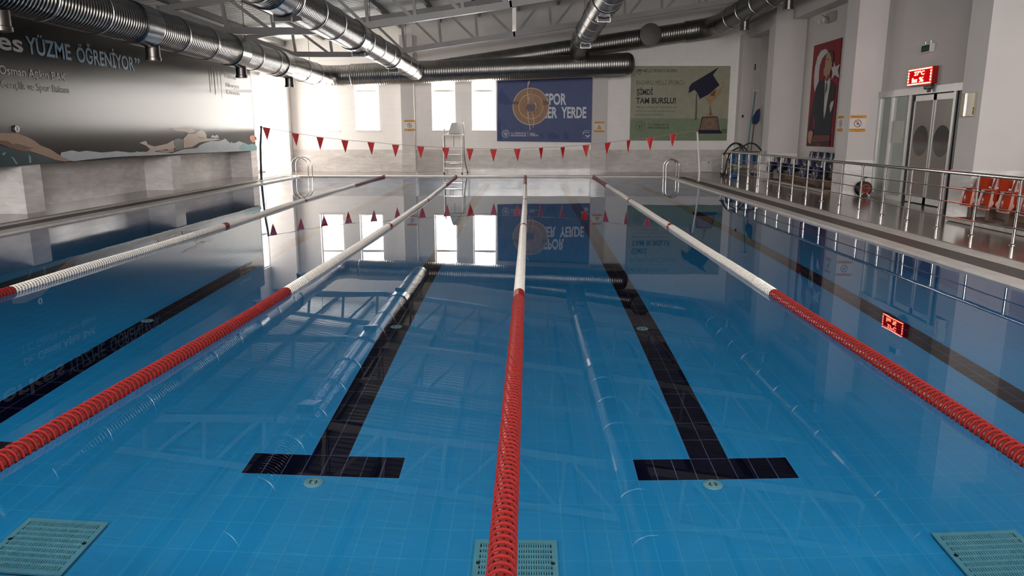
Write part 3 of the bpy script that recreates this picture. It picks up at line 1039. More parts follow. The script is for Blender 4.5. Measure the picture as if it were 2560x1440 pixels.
for z in (0.27, 0.5, 0.78):
    MB().rbox(-3.08, -2.4, 28.29, 28.36, z - 0.016, z + 0.016, 0.008, 0, 'x').build('step', M['steel'], t)
MB().tube([(-2.95, 28.93, 0.42), (-2.5, 28.93, 0.42)], 0.016, 10).build('cross_bar', M['steel'], t)
MB().tube([(-2.72, 28.5, 1.06), (-2.72, 28.5, 1.48)], 0.018, 10).build('seat_post', M['steel_dull'], t)

# ------------------------------------------------------------------ stainless railing
t = thing('steel_railing', (6.78, 17.0, DZ), 'long stainless steel railing along the right side of the pool deck', 'railing')
RX, RZ = 6.78, 0.965
pts = [(RX, 6.0, RZ), (RX, 24.9, RZ), (RX + 0.02, 25.0, RZ), (RX + 0.1, 25.06, RZ), (7.85, 25.1, RZ)]
MB().tube(pts, 0.03, 14).build('top_rail', M['steel'], t, True)
posts = [6.44 + 0.97 * k for k in range(20)]
for y in posts:
    p = MB().tube([(RX, y, DZ), (RX, y, RZ - 0.027)], 0.02, 12).build('post', M['steel'], t, True)
    MB().lathe([(0.048, 0.0), (0.048, 0.008), (0.024, 0.022)], (RX, y, DZ), 'z', 18).build('base_flange', M['steel_dull'], p, True)
    MB().tube([(RX - 0.03, y, RZ - 0.045), (RX + 0.03, y, RZ - 0.045)], 0.012, 8).build('bracket', M['steel_dull'], p)
for x in (7.1, 7.45, 7.8):
    p = MB().tube([(x, 25.1, DZ), (x, 25.1, RZ - 0.027)], 0.02, 12).build('post', M['steel'], t, True)
for z in (0.725, 0.51, 0.285):
    pts = []
    y = 6.0
    k = 0
    while y < 24.9:
        pts.append((RX - 0.028, y, z + (0.02 * math.sin(y * 0.9) if z < 0.3 else 0.004 * math.sin(y * 2))))
        y += 0.5
    MB().tube(pts, 0.009, 8).build('middle_rail', M['steel'], t, True)

# ------------------------------------------------------------------ stadium seats, facing the pool (-x)
def make_seat(mat, name, label, group):
    t = thing(name, (0, 0, 0), label, 'seat', group)
    m = MB()
    n = 8
    W, front = 0.225, []
    for j in range(7):
        v = j / 6
        for i in range(n + 1):
            u = -1 + 2 * i / n
            w_ = W * (1 - 0.1 * max(0, v - 0.7) / 0.3)
            front.append((0.16 + 0.09 * v - 0.05 * (1 - u * u) * (0.4 + 0.6 * v) + 0.05 * u * u, u * w_, 0.42 + 0.40 * v - (0.03 * abs(u) ** 3 if j == 6 else 0)))
    fs = [(j * (n + 1) + i, j * (n + 1) + i + 1, (j + 1) * (n + 1) + i + 1, (j + 1) * (n + 1) + i) for j in range(6) for i in range(n)]
    m.add(front, [q[::-1] for q in fs])
    m.add([(p[0] + 0.035, p[1] * 0.98, p[2]) for p in front], fs)
    rim = [i for i in range(n + 1)] + [j * (n + 1) + n for j in range(1, 7)] + [6 * (n + 1) + i for i in range(n - 1, -1, -1)] + [j * (n + 1) for j in range(5, 0, -1)]
    k = len(front)
    for a, b in zip(rim, rim[1:] + rim[:1]):
        m.f.append((a, b, b + k, a + k))
        m.m.append(0)
    m.build('seat_back', mat, t, True, angle=50)
    m = MB()                                # folded seat pan with side ears and a grip lip
    out = [(-0.16, 0.30), (0.16, 0.30), (0.185, 0.36), (0.235, 0.40), (0.235, 0.44), (0.19, 0.47), (0.175, 0.60), (0.15, 0.635), (-0.15, 0.635), (-0.175, 0.60), (-0.19, 0.47), (-0.235, 0.44), (-0.235, 0.40), (-0.185, 0.36)]
    m.prism(out, lambda p: (0.02 + 0.12 * (p[1] - 0.3) - 0.0, p[0], p[1]), lambda p: (0.09 + 0.12 * (p[1] - 0.3), p[0], p[1]))
    pan = m.build('seat_pan', mat, t)
    m = MB()
    blob = []
    for j in range(7):
        for i in range(7):
            u, v = -1 + i / 3, j / 6
            z = 0.32 + 0.29 * v
            blob.append((0.022 + 0.12 * (z - 0.3) - 0.055 * (1 - u * u) * math.sin(math.pi * min(1, v * 0.9 + 0.08)), u * 0.12, z))
    m.add(blob, [(j * 7 + i + 7, j * 7 + i + 8, j * 7 + i + 1, j * 7 + i) for j in range(6) for i in range(6)])
    m.build('pan_bulge', mat, pan, True, angle=80)
    MB().rbox(0.0, 0.05, -0.1, 0.1, 0.615, 0.635, 0.009, 0, 'y').build('grip_lip', mat, pan)
    MB().box(0.1, 0.17, -0.05, 0.05, 0.1, 0.42).build('leg', M['brown'], t)
    MB().box(0.06, 0.21, -0.08, 0.08, 0.09, 0.1).build('foot_plate', M['brown'], t)
    MB().tube([(0.13, -0.2, 0.41), (0.13, 0.2, 0.41)], 0.018, 8).build('hinge_bar', M['rubber'], t)
    for s in (-1, 1):
        b = MB().lathe([(0.0, 0.0), (0.012, -0.006), (0.016, -0.027)], (0.165, s * 0.1, 0.66), 'x', 10)
        b.build('bolt', M['white'], t)
    return t
def platform(name, x0, x1, y0, y1, h, label, board=True, step=None):
    t = thing(name, ((x0 + x1) / 2, (y0 + y1) / 2, DZ), label, 'platform', 'low seating platforms by the right wall')
    MB().box(x0 + 0.04, x1, y0, y1, DZ, h - 0.012).build('base', M['wood'], t)
    MB().box(x0 + 0.045, x1, y0 + 0.01, y1 - 0.01, h - 0.012, h).build('top_board', M['wood'], t)
    MB().box(x0, x0 + 0.04, y0, y1, DZ + 0.01, h + 0.006).build('edge_board', M['board'], t)
    if step:
        u = thing('platform_step', ((step[0] + x1) / 2, (y0 + y1) / 2, h), step[2], 'step', 'raised steps under the back rows of seats')
        MB().box(step[0] + 0.02, x1, y0, y1, h + 0.002, step[1] - 0.027).build('riser', M['wood'], u)
        MB().box(step[0], x1, y0, y1, step[1] - 0.02, step[1]).build('tread', M['wood'], u)
    return t
platform('seat_platform', 7.5, 8.87, 8.3, 13.3, 0.115, 'low chipped white edged platform under the orange seats', step=(8.2, 0.33, 'raised brown step carrying the back row of orange seats'))
orange = make_seat(M['orange'], 'folding_seat', 'orange folding seat in the front row, closest to the white pier beside the door', 'orange folding seats by the railing')
OL = ['second orange seat in the front row counting from the white pier', 'third orange seat in the front row counting from the white pier', 'fourth orange seat in the front row, at the right edge of the picture']
orange.location = (7.62, 13.02, 0.027)
for k in range(1, 4):
    copy_thing(orange, (7.62, 13.02 - 0.52 * k, 0.027), OL[k - 1])
copy_thing(orange, (8.32, 12.42, 0.242), 'orange seat of the raised back row, nearest the white pier, above the railing')
copy_thing(orange, (8.32, 11.9, 0.242), 'second orange seat of the raised back row, at the right edge of the picture')
platform('seat_platform', 7.75, 8.87, 19.6, 24.7, 0.115, 'low platform with a chipped pale edge under the navy seats', step=(8.3, 0.3, 'raised brown step carrying the back row of navy seats'))
navy = make_seat(M['navy'], 'folding_seat', 'navy folding seat in the front row, nearest the white column with the warning signs', 'navy folding seats behind the railing')
navy.location = (7.85, 20.55, 0.027)
NL = ['second navy seat of the front row counting from the column with the signs', 'third navy seat of the front row, in the middle behind the railing', 'fourth navy seat of the front row, second from its far end', 'fifth navy seat of the front row, at its far end by the trolley']
for k, y in enumerate((21.45, 22.5, 23.45, 24.4)):
    copy_thing(navy, (7.85, y, 0.027), NL[k])
BL = ['back row navy seat touching the column with the warning signs', 'second back row navy seat from the column with the warning signs', 'third back row navy seat, under the right half of the portrait banner', 'fourth back row navy seat, under the left half of the portrait banner', 'fifth back row navy seat, second from the far end of the row', 'sixth back row navy seat, at the far end of the row']
for k in range(6):
    copy_thing(navy, (8.42, 20.4 + 0.5 * k, 0.212), BL[k])

# outlines of the printed artwork, in metres on the wall each hangs on
ART_DIVER = {
    'diver': [(13.256, 1.533), (13.542, 1.579), (13.772, 1.576), (14.047, 1.563), (14.282, 1.502), (14.46, 1.439), (14.637, 1.34), (14.936, 1.257), (15.15, 1.158), (15.372, 1.064), (15.572, 1.005), (15.359, 0.998), (15.033, 1.046), (14.685, 1.143), (14.332, 1.229), (14.063, 1.242), (13.774, 1.302), (13.502, 1.384), (13.231, 1.413)],
    'diver_arm': [(13.868, 1.372), (13.95, 1.384), (14.146, 1.348), (14.285, 1.312), (14.431, 1.295), (14.276, 1.267), (14.049, 1.276), (13.954, 1.305)],
    'diver_shade': [(13.234, 1.426), (13.515, 1.448), (13.723, 1.433), (13.883, 1.352), (13.99, 1.284), (14.336, 1.249), (14.31, 1.225), (14.062, 1.239), (13.774, 1.299), (13.502, 1.382), (13.231, 1.411)],
    'teal': [(13.226, 1.388), (13.497, 1.359), (13.773, 1.295), (14.062, 1.235), (14.33, 1.222), (14.684, 1.136), (15.031, 1.039), (15.358, 0.995), (14.653, 0.984), (14.008, 0.972), (13.417, 0.965), (13.139, 0.961)],
    'splash_a': [(13.745, 1.158), (13.835, 1.115), (13.913, 1.005), (13.863, 1.008), (13.81, 1.089)],
    'splash_b': [(14.259, 1.183), (14.311, 1.127), (14.31, 1.017), (14.244, 1.006), (14.25, 1.088)],
    'splash_c': [(13.522, 1.203), (13.644, 1.239), (13.574, 1.176)],
    'foam_a': [(15.201, 1.055), (15.275, 1.184), (15.653, 1.219), (15.903, 1.183), (16.173, 1.2), (16.721, 1.147), (17.015, 1.148), (17.384, 1.163), (17.954, 1.115), (18.623, 1.116), (18.606, 1.028), (17.611, 1.032), (16.99, 1.027), (16.134, 1.008), (15.709, 0.993), (15.559, 1.006), (15.374, 1.071)],
    'foam_dark': [(15.704, 1.03), (16.133, 1.005), (16.989, 1.023), (17.61, 1.028), (18.605, 1.024), (18.601, 1.005), (16.985, 1.002), (15.76, 0.988)],
}
ART_SWIMMER = {
    'foam_b': [(18.239, 1.132), (18.506, 1.112), (19.073, 1.112), (20.105, 1.042), (20.862, 1.13), (21.66, 1.145), (21.944, 1.237), (22.347, 1.297), (22.761, 1.342), (23.307, 1.327), (23.621, 1.368), (23.806, 1.401), (24.016, 1.311), (24.189, 1.252), (24.291, 1.299), (24.423, 1.249), (24.666, 1.264), (24.919, 1.31), (25.259, 1.26), (25.761, 1.178), (26.302, 1.189), (26.62, 1.105), (26.537, 0.973), (24.706, 0.979), (22.091, 1.002), (20.631, 1.013), (18.217, 1.024)],
    'foam_c': [(22.699, 1.443), (22.837, 1.517), (22.997, 1.483), (23.217, 1.525), (23.325, 1.422)],
    'arm': [(20.107, 1.694), (20.435, 1.704), (21.404, 1.705), (21.647, 1.64), (21.689, 1.568), (21.302, 1.557), (21.027, 1.604), (20.421, 1.636)],
    'torso': [(20.867, 1.415), (21.195, 1.561), (21.673, 1.584), (22.029, 1.66), (22.293, 1.617), (22.42, 1.502), (22.377, 1.444), (22.49, 1.411), (23.068, 1.415), (23.445, 1.369), (22.888, 1.354), (22.155, 1.323), (21.881, 1.302), (21.371, 1.183), (20.833, 1.162)],
    'face_shade': [(21.802, 1.48), (22.102, 1.446), (22.334, 1.428), (22.172, 1.405), (21.796, 1.448)],
    'legs': [(18.442, 1.339), (18.612, 1.364), (18.783, 1.383), (18.864, 1.292), (19.186, 1.237), (19.645, 1.273), (19.9, 1.298), (20.255, 1.386), (20.333, 1.202), (20.12, 1.116), (19.87, 1.151), (19.375, 1.14), (19.01, 1.092), (18.799, 1.042), (18.544, 1.028), (18.94, 1.171), (18.76, 1.265)],
    'leg_shade': [(19.163, 1.124), (19.527, 1.144), (19.8, 1.116), (20.262, 1.173), (20.244, 1.083), (19.79, 1.065), (19.369, 1.112)],
    'trunks': [(20.256, 1.39), (20.513, 1.433), (20.847, 1.4), (20.793, 1.132), (20.281, 1.105), (20.329, 1.262)],
    'hair': [(26.383, 1.459), (26.574, 1.439), (26.638, 1.341), (26.467, 1.323), (26.399, 1.401)],
    'face': [(25.919, 1.442), (26.145, 1.499), (26.415, 1.478), (26.506, 1.381), (26.372, 1.265), (26.15, 1.249), (25.954, 1.347)],
    'splash_d': [(24.934, 1.135), (25.361, 1.259), (25.761, 1.178), (26.196, 1.209), (26.62, 1.105), (26.536, 0.97), (24.908, 1.007)],
}
ART_PORTRAIT = {
    'bg': [(23.898, 4.178), (21.825, 4.167), (22.034, 1.192), (23.878, 1.172)],
    'crescent': [(22.893, 3.952), (23.08, 4.015), (23.4, 3.993), (23.638, 3.837), (23.766, 3.575), (23.795, 3.278), (23.746, 2.997), (23.64, 2.802), (23.512, 2.983), (23.383, 3.089), (23.42, 3.342), (23.396, 3.566), (23.258, 3.756), (23.016, 3.854), (22.851, 3.888)],
    'star': [(22.353, 3.584), (22.221, 3.433), (21.91, 3.481), (22.035, 3.322), (21.879, 3.098), (22.227, 3.208), (22.448, 3.083), (22.392, 3.286), (22.557, 3.451), (22.361, 3.445)],
    'skin': [(22.942, 3.836), (22.772, 3.917), (22.509, 3.868), (22.42, 3.591), (22.474, 3.509), (22.502, 3.381), (22.538, 3.188), (22.767, 3.116), (22.889, 3.224), (23.033, 3.268), (23.026, 3.368), (23.075, 3.405), (22.982, 3.486), (22.981, 3.641)],
    'skin_shade': [(22.474, 3.509), (22.502, 3.381), (22.538, 3.188), (22.729, 3.124), (22.787, 3.206), (22.58, 3.3), (22.557, 3.451), (22.552, 3.559)],
    'hair': [(22.883, 3.907), (22.693, 3.946), (22.455, 3.874), (22.372, 3.672), (22.411, 3.547), (22.514, 3.588), (22.563, 3.733), (22.703, 3.86)],
    'brow': [(22.895, 3.699), (22.725, 3.705), (22.737, 3.68), (22.86, 3.67)],
    'ear': [(22.579, 3.551), (22.47, 3.563), (22.455, 3.421), (22.527, 3.394)],
    'suit': [(22.919, 3.148), (23.385, 3.101), (23.554, 2.894), (23.688, 2.507), (23.867, 1.924), (23.889, 1.61), (23.63, 1.666), (23.406, 1.509), (22.171, 1.513), (22.077, 2.897), (22.477, 3.085), (22.718, 3.024)],
    'lapel': [(22.68, 3.11), (22.477, 3.085), (22.077, 2.897), (22.111, 2.553), (22.237, 2.121), (22.72, 1.975), (22.648, 2.176), (22.496, 2.791)],
    'shirt': [(22.908, 3.152), (22.753, 3.048), (22.534, 3.17), (22.482, 3.031), (22.533, 2.748), (22.648, 2.176), (22.732, 1.975), (22.804, 2.225), (22.832, 2.697)],
    'tie': [(22.796, 3.062), (22.68, 2.977), (22.674, 2.822), (22.766, 2.716), (22.807, 2.584), (22.815, 2.808), (22.806, 2.974)],
    'kerchief': [(22.31, 2.453), (22.108, 2.492), (22.128, 2.38), (22.229, 2.208), (22.299, 2.149), (22.382, 2.345)],
    'hand': [(23.842, 1.603), (23.628, 1.657), (23.455, 1.591), (23.519, 1.45), (23.6, 1.236), (23.79, 1.281), (23.858, 1.472)],
    'chair': [(23.465, 1.492), (22.171, 1.513), (22.146, 1.346), (23.552, 1.308)],
    'chair_low': [(23.892, 1.299), (22.152, 1.346), (22.136, 1.195), (23.884, 1.172)],
    'chair_mid': [(23.133, 1.254), (22.867, 1.293), (22.815, 1.19), (23.148, 1.184)],
    'arm_gap': [(23.542, 2.129), (23.402, 1.917), (23.445, 1.684), (23.576, 1.709)],
}
ART_AWARD = {
    'cap': [(7.478, 4.073), (7.259, 3.777), (7.534, 3.398), (7.145, 3.053), (6.799, 2.869), (6.705, 3.077), (6.579, 3.222), (6.348, 3.089), (6.367, 3.331), (6.449, 3.457), (6.896, 3.72)],
    'tassel': [(6.641, 3.077), (6.693, 3.081), (6.723, 2.264), (6.721, 2.065), (6.638, 2.054), (6.649, 2.311)],
    'cup': [(7.01, 2.915), (7.169, 3.053), (7.349, 3.238), (7.503, 3.237), (7.481, 2.984), (7.372, 2.822), (7.281, 2.752), (7.286, 2.66), (7.239, 2.636), (7.313, 2.381), (7.38, 2.252), (7.382, 2.205), (7.084, 2.206), (7.114, 2.311), (7.182, 2.381), (7.18, 2.636), (7.126, 2.753), (7.051, 2.822)],
    'cup_dark': [(7.193, 3.053), (7.351, 3.191), (7.399, 3.191), (7.363, 2.984), (7.22, 2.984)],
    'cup_stem': [(7.194, 2.59), (7.223, 2.59), (7.267, 2.357), (7.296, 2.252), (7.213, 2.252), (7.231, 2.357)],
    'handle': [(7.475, 3.099), (7.538, 3.237), (7.626, 3.352), (7.679, 3.456), (7.629, 3.501), (7.573, 3.456), (7.559, 3.49), (7.638, 3.547), (7.724, 3.501), (7.719, 3.375), (7.633, 3.237), (7.572, 3.053), (7.506, 2.961)],
    'plinth': [(6.917, 2.194), (7.525, 2.212), (7.645, 1.654), (6.833, 1.654)],
    'plinth_face': [(6.955, 2.159), (7.503, 2.175), (7.607, 1.69), (6.867, 1.69)],
    'slab': [(6.743, 1.643), (6.836, 1.69), (7.651, 1.69), (7.727, 1.607), (7.731, 1.548), (6.747, 1.548)],
    'bg': [(4.091, 4.119), (7.928, 4.113), (7.938, 1.281), (4.117, 1.281)],
    'band': [(4.121, 2.136), (7.935, 2.135), (7.938, 1.281), (4.117, 1.281)],
    'shadow': [(7.72, 1.725), (7.936, 1.725), (7.934, 1.56), (7.73, 1.56)],
    'ring_c': [(4.527, 1.831)],
    'plate_c': [(7.223, 1.932)],
    'cap_logo': [(4.311, 3.906), (4.332, 3.975), (4.421, 4.009), (4.527, 3.963), (4.49, 3.872), (4.429, 3.78), (4.349, 3.849)],
    'cap_logo_in': [(4.353, 3.918), (4.425, 3.902), (4.488, 3.933), (4.466, 3.872), (4.421, 3.819), (4.364, 3.872)],
}
ART_SPORT = {
    'bg': [(-1.112, 3.572), (2.672, 3.696), (2.651, 1.205), (-1.132, 1.252)],
    'center': [(0.202, 2.589)],
    'edge': [(-0.504, 2.59), (0.198, 3.301)],
    'arm_l': [(0.073, 3.501), (0.145, 3.6), (0.156, 3.52), (0.105, 3.381), (0.075, 3.221), (0.096, 3.021), (0.076, 2.901), (0.055, 3.101)],
    'arm_low': [(0.055, 3.021), (0.107, 2.921), (0.148, 3.021), (0.138, 2.901), (0.114, 2.78), (0.108, 2.676), (0.077, 2.78)],
    'head': [(0.158, 3.121), (0.178, 3.241), (0.26, 3.241), (0.292, 3.141), (0.261, 3.081), (0.189, 3.081)],
    'body': [(0.189, 3.081), (0.261, 3.091), (0.355, 2.981), (0.345, 2.881), (0.326, 2.66), (0.284, 2.7), (0.263, 2.821), (0.201, 2.821), (0.16, 2.68), (0.139, 2.821), (0.159, 2.961)],
    'trunks': [(0.015, 2.619), (0.077, 2.676), (0.367, 2.676), (0.393, 2.579), (0.369, 2.438), (0.244, 2.407), (0.078, 2.418), (-0.005, 2.519)],
    'arm_r': [(0.356, 2.78), (0.398, 2.72), (0.42, 2.579), (0.369, 2.387), (0.389, 2.559), (0.357, 2.7)],
    'leg_l': [(0.057, 2.418), (0.103, 2.377), (0.125, 2.134), (0.105, 2.093), (0.164, 1.89), (0.196, 1.727), (0.165, 1.666), (0.143, 1.849), (0.086, 2.093), (0.079, 2.296)],
    'leg_r': [(0.244, 2.407), (0.276, 2.337), (0.329, 2.134), (0.346, 2.032), (0.3, 1.768), (0.279, 1.788), (0.319, 2.032), (0.266, 2.296)],
    'stain_a': [(-1.085, 2.701), (-1.042, 3.042), (-0.958, 3.362), (-0.876, 3.142), (-0.752, 3.002), (-0.483, 2.7), (-0.794, 2.64)],
    'stain_b': [(-1.108, 1.931), (-1.045, 2.175), (-0.983, 2.094), (-0.943, 1.297), (-1.09, 1.297)],
    'stain_c': [(0.604, 1.625), (0.666, 1.605), (0.721, 1.338), (0.606, 1.338)],
    'stain_d': [(0.865, 1.584), (1.104, 1.605), (1.315, 1.482), (1.337, 1.338), (0.878, 1.328)],
    'stain_e': [(1.47, 1.543), (1.562, 1.666), (1.605, 1.625), (1.711, 1.482), (1.714, 1.328), (1.526, 1.328)],
    'stain_f': [(-0.17, 1.809), (-0.128, 1.809), (-0.137, 1.441), (-0.189, 1.42)],
    'stain_g': [(-0.858, 1.992), (-0.827, 1.992), (-0.817, 1.379), (-0.849, 1.359)],
    'ring_c': [(-0.79, 1.543)],
    'leafmark': [(2.357, 1.502), (2.452, 1.461), (2.555, 1.513), (2.536, 1.451), (2.463, 1.416), (2.379, 1.451)],
    'leafmark_b': [(2.253, 1.502), (2.313, 1.645), (2.304, 1.543)],
    'bar': [(0.082, 1.645), (0.094, 1.645), (0.095, 1.431), (0.082, 1.431)],
    'line': [(2.266, 1.39), (2.547, 1.39), (2.547, 1.38), (2.266, 1.38)],
}

# ------------------------------------------------------------------ banners and signs
def far_poly(mb, pts, y, mi): mb.flat([(a, y, b) for a, b in pts], mi)
def side_poly(mb, pts, x, mi): mb.flat([(x, a, b) for a, b in pts], mi)
def ring(mb, c, r0, r1, put, n=48, mi=0):
    vs = []
    for k in range(n):
        a = 2 * math.pi * k / n
        vs += [put(c[0] + r0 * math.cos(a), c[1] + r0 * math.sin(a)), put(c[0] + r1 * math.cos(a), c[1] + r1 * math.sin(a))]
    mb.add(vs, [(2 * k, 2 * k + 1, (2 * k + 3) % (2 * n), (2 * k + 2) % (2 * n)) for k in range(n)], mi)
def disc(mb, c, r, put, n=48, mi=0):
    mb.flat([put(c[0] + r * math.cos(2 * math.pi * k / n), c[1] + r * math.sin(2 * math.pi * k / n)) for k in range(n)], mi)
def ministry_emblem(mb, c, R, put, mi):
    ring(mb, c, R * 0.95, R, put, 40, mi)
    ring(mb, c, R * 0.68, R * 0.72, put, 40, mi)
    for k in range(16):                              # dashes standing for the lettering around the ring
        a = 2 * math.pi * k / 16
        for q in (-0.09, 0.05):
            ca, sa = math.cos(a + q), math.sin(a + q)
            ta, tb = -sa, ca
            mb.flat([put(c[0] + R * (rr * ca + w * ta), c[1] + R * (rr * sa + w * tb)) for rr, w in ((0.78, -0.025), (0.9, -0.025), (0.9, 0.025), (0.78, 0.025))], mi)
    for s in (-1, 1):                                # two raised figures
        mb.flat([put(c[0] + R * s * x, c[1] + R * z) for x, z in ((0.06, -0.45), (0.2, -0.5), (0.3, -0.1), (0.48, 0.2), (0.36, 0.26), (0.22, 0.08), (0.1, 0.1))], mi)
        disc(mb, (c[0] + R * s * 0.2, c[1] + R * 0.22), R * 0.09, put, 14, mi)
    disc(mb, (c[0], c[1] + R * 0.45), R * 0.1, put, 14, mi)

# black banner along the left wall
BX = -9.54
t = thing('wall_banner', (BX, 17.5, 0.98), 'huge glossy black banner with swimmers along the left wall', 'banner')
MB().box(BX - 0.03, BX, 7.5, 26.42, 0.98, 3.86).build('banner_sheet', M['banner_black'], t)
skin = ink('print_skin', (0.36, 0.22, 0.15), 0.3)
skin_l = ink('print_pale_skin', (0.5, 0.36, 0.27), 0.3)
shade = ink('print_brown_shade', (0.17, 0.09, 0.06), 0.3)
teal = ink('print_dark_teal', (0.02, 0.05, 0.06), 0.3)
aqua = ink('print_aqua', (0.18, 0.36, 0.38), 0.3)
foam = ink('print_foam', (0.42, 0.47, 0.5), 0.3)
slate = ink('print_slate', (0.09, 0.1, 0.13), 0.3)
trunks = ink('print_trunks', (0.05, 0.045, 0.045), 0.3)
coral = ink('print_coral', (0.6, 0.2, 0.1), 0.3)
mats = [skin, skin_l, shade, teal, aqua, foam, slate, trunks, coral]
d, s = ART_DIVER, ART_SWIMMER
m = MB()
side_poly(m, [(7.5, 0.985), (7.5, 1.35), (9.5, 1.5), (11.5, 1.38), (13.2, 1.3), (13.2, 0.985)], BX + 0.002, 3)
side_poly(m, d['teal'], BX + 0.003, 3)
for k in ('splash_a', 'splash_b', 'splash_c'):
    side_poly(m, d[k], BX + 0.004, 4)
side_poly(m, d['foam_a'], BX + 0.004, 5)
side_poly(m, s['foam_b'], BX + 0.0048, 5)
side_poly(m, s['splash_d'], BX + 0.0054, 4)
side_poly(m, s['foam_c'], BX + 0.004, 5)
m.build('printed_water', mats, t)
m = MB()
side_poly(m, d['diver'], BX + 0.006, 0)
side_poly(m, d['diver_shade'], BX + 0.007, 2)
side_poly(m, d['diver_arm'], BX + 0.008, 2)
m.build('printed_diver', mats, t)
m = MB()
for k in ('legs', 'torso', 'arm'):
    side_poly(m, s[k], BX + 0.006, 1)
side_poly(m, s['leg_shade'], BX + 0.007, 0)
side_poly(m, s['face_shade'], BX + 0.007, 2)
side_poly(m, s['trunks'], BX + 0.008, 7)
m.build('printed_swimmer', mats, t)
m = MB()
side_poly(m, s['face'], BX + 0.006, 8)
side_poly(m, s['hair'], BX + 0.007, 3)
m.build('printed_head', mats, t)
lx = BX + 0.006
blue_ink = ink('print_light_blue', (0.19, 0.32, 0.43), 0.4)
pale_ink = ink('print_pale_grey', (0.5, 0.46, 0.45), 0.4)
grey_ink = ink('print_mid_grey', (0.33, 0.31, 0.3), 0.4)
lines(t, [
    ('a herkes', (lx, 11.6, 3.075), 2.9, 0.31, pale_ink, 0.02),
    ('YÜZME', (lx, 14.6, 3.075), 1.42, 0.31, blue_ink, 0.02),
    ('ÖĞRENİYOR', (lx, 16.22, 3.06), 2.36, 0.31, blue_ink, 0.02),
    ('”', (lx, 18.62, 3.06), 0.24, 0.31, blue_ink, 0.02),
    ('Dr. Osman Aşkın BAK', (lx, 13.33, 2.63), 2.42, 0.15, pale_ink, 0.012),
    ('T.C. Gençlik ve Spor Bakanı', (lx, 13.3, 2.385), 2.5, 0.14, grey_ink, 0.0),
    ('Yüzme', (lx, 24.1, 3.29), 1.0, 0.16, grey_ink, 0.0),
    ('Bilmeyen', (lx, 24.2, 3.02), 1.1, 0.13, grey_ink, 0.0),
    ('Kalmasın', (lx, 24.2, 2.8), 1.1, 0.13, grey_ink, 0.0),
], 'left')
streak = ink('print_matte_streak', (0.05, 0.045, 0.045), 0.7)
for k, (ya, yb, za, zb) in enumerate(((22.95, 23.0, 2.75, 3.5), (23.12, 23.15, 2.9, 3.5), (23.3, 23.36, 2.7, 3.45), (23.55, 23.58, 2.85, 3.45), (23.8, 23.83, 2.6, 3.4))):
    m = MB()
    side_poly(m, [(ya, zb), (ya + 0.01, za), (yb - 0.01, za + 0.08), (yb, zb)], BX + 0.003, 0)
    m.build('damp_streak', streak, t)
t = thing('wall_hook', (BX, 14.0, 1.65), 'small pale ring hook on the black banner above the diver', 'hook')
m = MB()
m.tube([(BX + 0.025, 14.0 + 0.045 * math.cos(a / 12 * 2 * math.pi), 1.65 + 0.055 * math.sin(a / 12 * 2 * math.pi)) for a in range(13)], 0.013, 8)
m.build('ring', M['pole_white'], t, True)
MB().tube([(BX, 14.0, 1.7), (BX + 0.03, 14.0, 1.7)], 0.015, 8).build('stem', M['steel_dull'], t)

# blue sport banner
AY = 29.94
fp = lambda y: (lambda a, b: (a, y, b))
t = thing('wall_banner', (0.75, AY, 1.2), 'blue sport banner with a bronze medal and white block letters on the far wall', 'banner')
bl = ink('print_blue', (0.052, 0.072, 0.18))
bl_d = ink('print_deep_blue', (0.022, 0.045, 0.15))
bronze = ink('print_bronze', (0.27, 0.155, 0.085))
bronze_d = ink('print_dark_bronze', (0.15, 0.085, 0.055))
cream = ink('print_cream', (0.55, 0.42, 0.34))
lav = ink('print_lavender', (0.13, 0.1, 0.13))
wht = ink('print_white', (0.56, 0.58, 0.62))
sp = ART_SPORT
m = MB()
bg = sp['bg']
m.prism(bg, lambda p: (p[0], AY + 0.02, p[1]), lambda p: (p[0], AY, p[1]))
m.build('banner_sheet', bl, t)
for k in ('stain_a', 'stain_b', 'stain_c', 'stain_d', 'stain_e', 'stain_f', 'stain_g'):
    m = MB()
    far_poly(m, sp[k], AY - 0.002, 0)
    m.build('damp_stain', bl_d, t)
cx, cz = sp['center'][0]
lines(t, [
    ('SPOR', (0.75, AY - 0.004, 2.669), 0.84, 0.42, wht, 0.03),
    ('HER', (0.62, AY - 0.004, 2.16), 0.62, 0.415, wht, 0.03),
    ('YERDE', (1.4, AY - 0.004, 2.16), 0.985, 0.415, wht, 0.03),
    ('T.C. GENÇLİK VE', (-0.587, AY - 0.004, 1.533), 0.6, 0.066, wht, 0.015),
    ('SPOR BAKANLIĞI', (-0.587, AY - 0.004, 1.441), 0.6, 0.066, wht, 0.015),
    ('GENÇ', (0.166, AY - 0.004, 1.525), 0.2, 0.055, wht, 0.015),
    ('TÜRKİYE', (0.166, AY - 0.004, 1.45), 0.33, 0.06, wht, 0.015),
    ('Yüzme', (2.3, AY - 0.004, 1.64), 0.25, 0.05, wht, 0.0),
    ('Bilmeyen', (2.26, AY - 0.004, 1.575), 0.27, 0.045, wht, 0.0),
], 'far')
m = MB()
ministry_emblem(m, sp['ring_c'][0], 0.155, fp(AY - 0.004), 0)
for k in ('leafmark', 'leafmark_b', 'bar', 'line'):
    far_poly(m, sp[k], AY - 0.004, 0)
m.build('emblems', wht, t)
m = MB()
R = 0.715
disc(m, (cx, cz), R, fp(AY - 0.008), 64, 0)
ring(m, (cx, cz), R - 0.03, R, fp(AY - 0.009), 64, 2)
ring(m, (cx, cz), R * 0.645, R * 0.675, fp(AY - 0.009), 64, 2)
disc(m, (cx, cz), R * 0.645, fp(AY - 0.010), 64, 3)
ring(m, (cx, cz), R * 0.38, R * 0.4, fp(AY - 0.011), 64, 1)
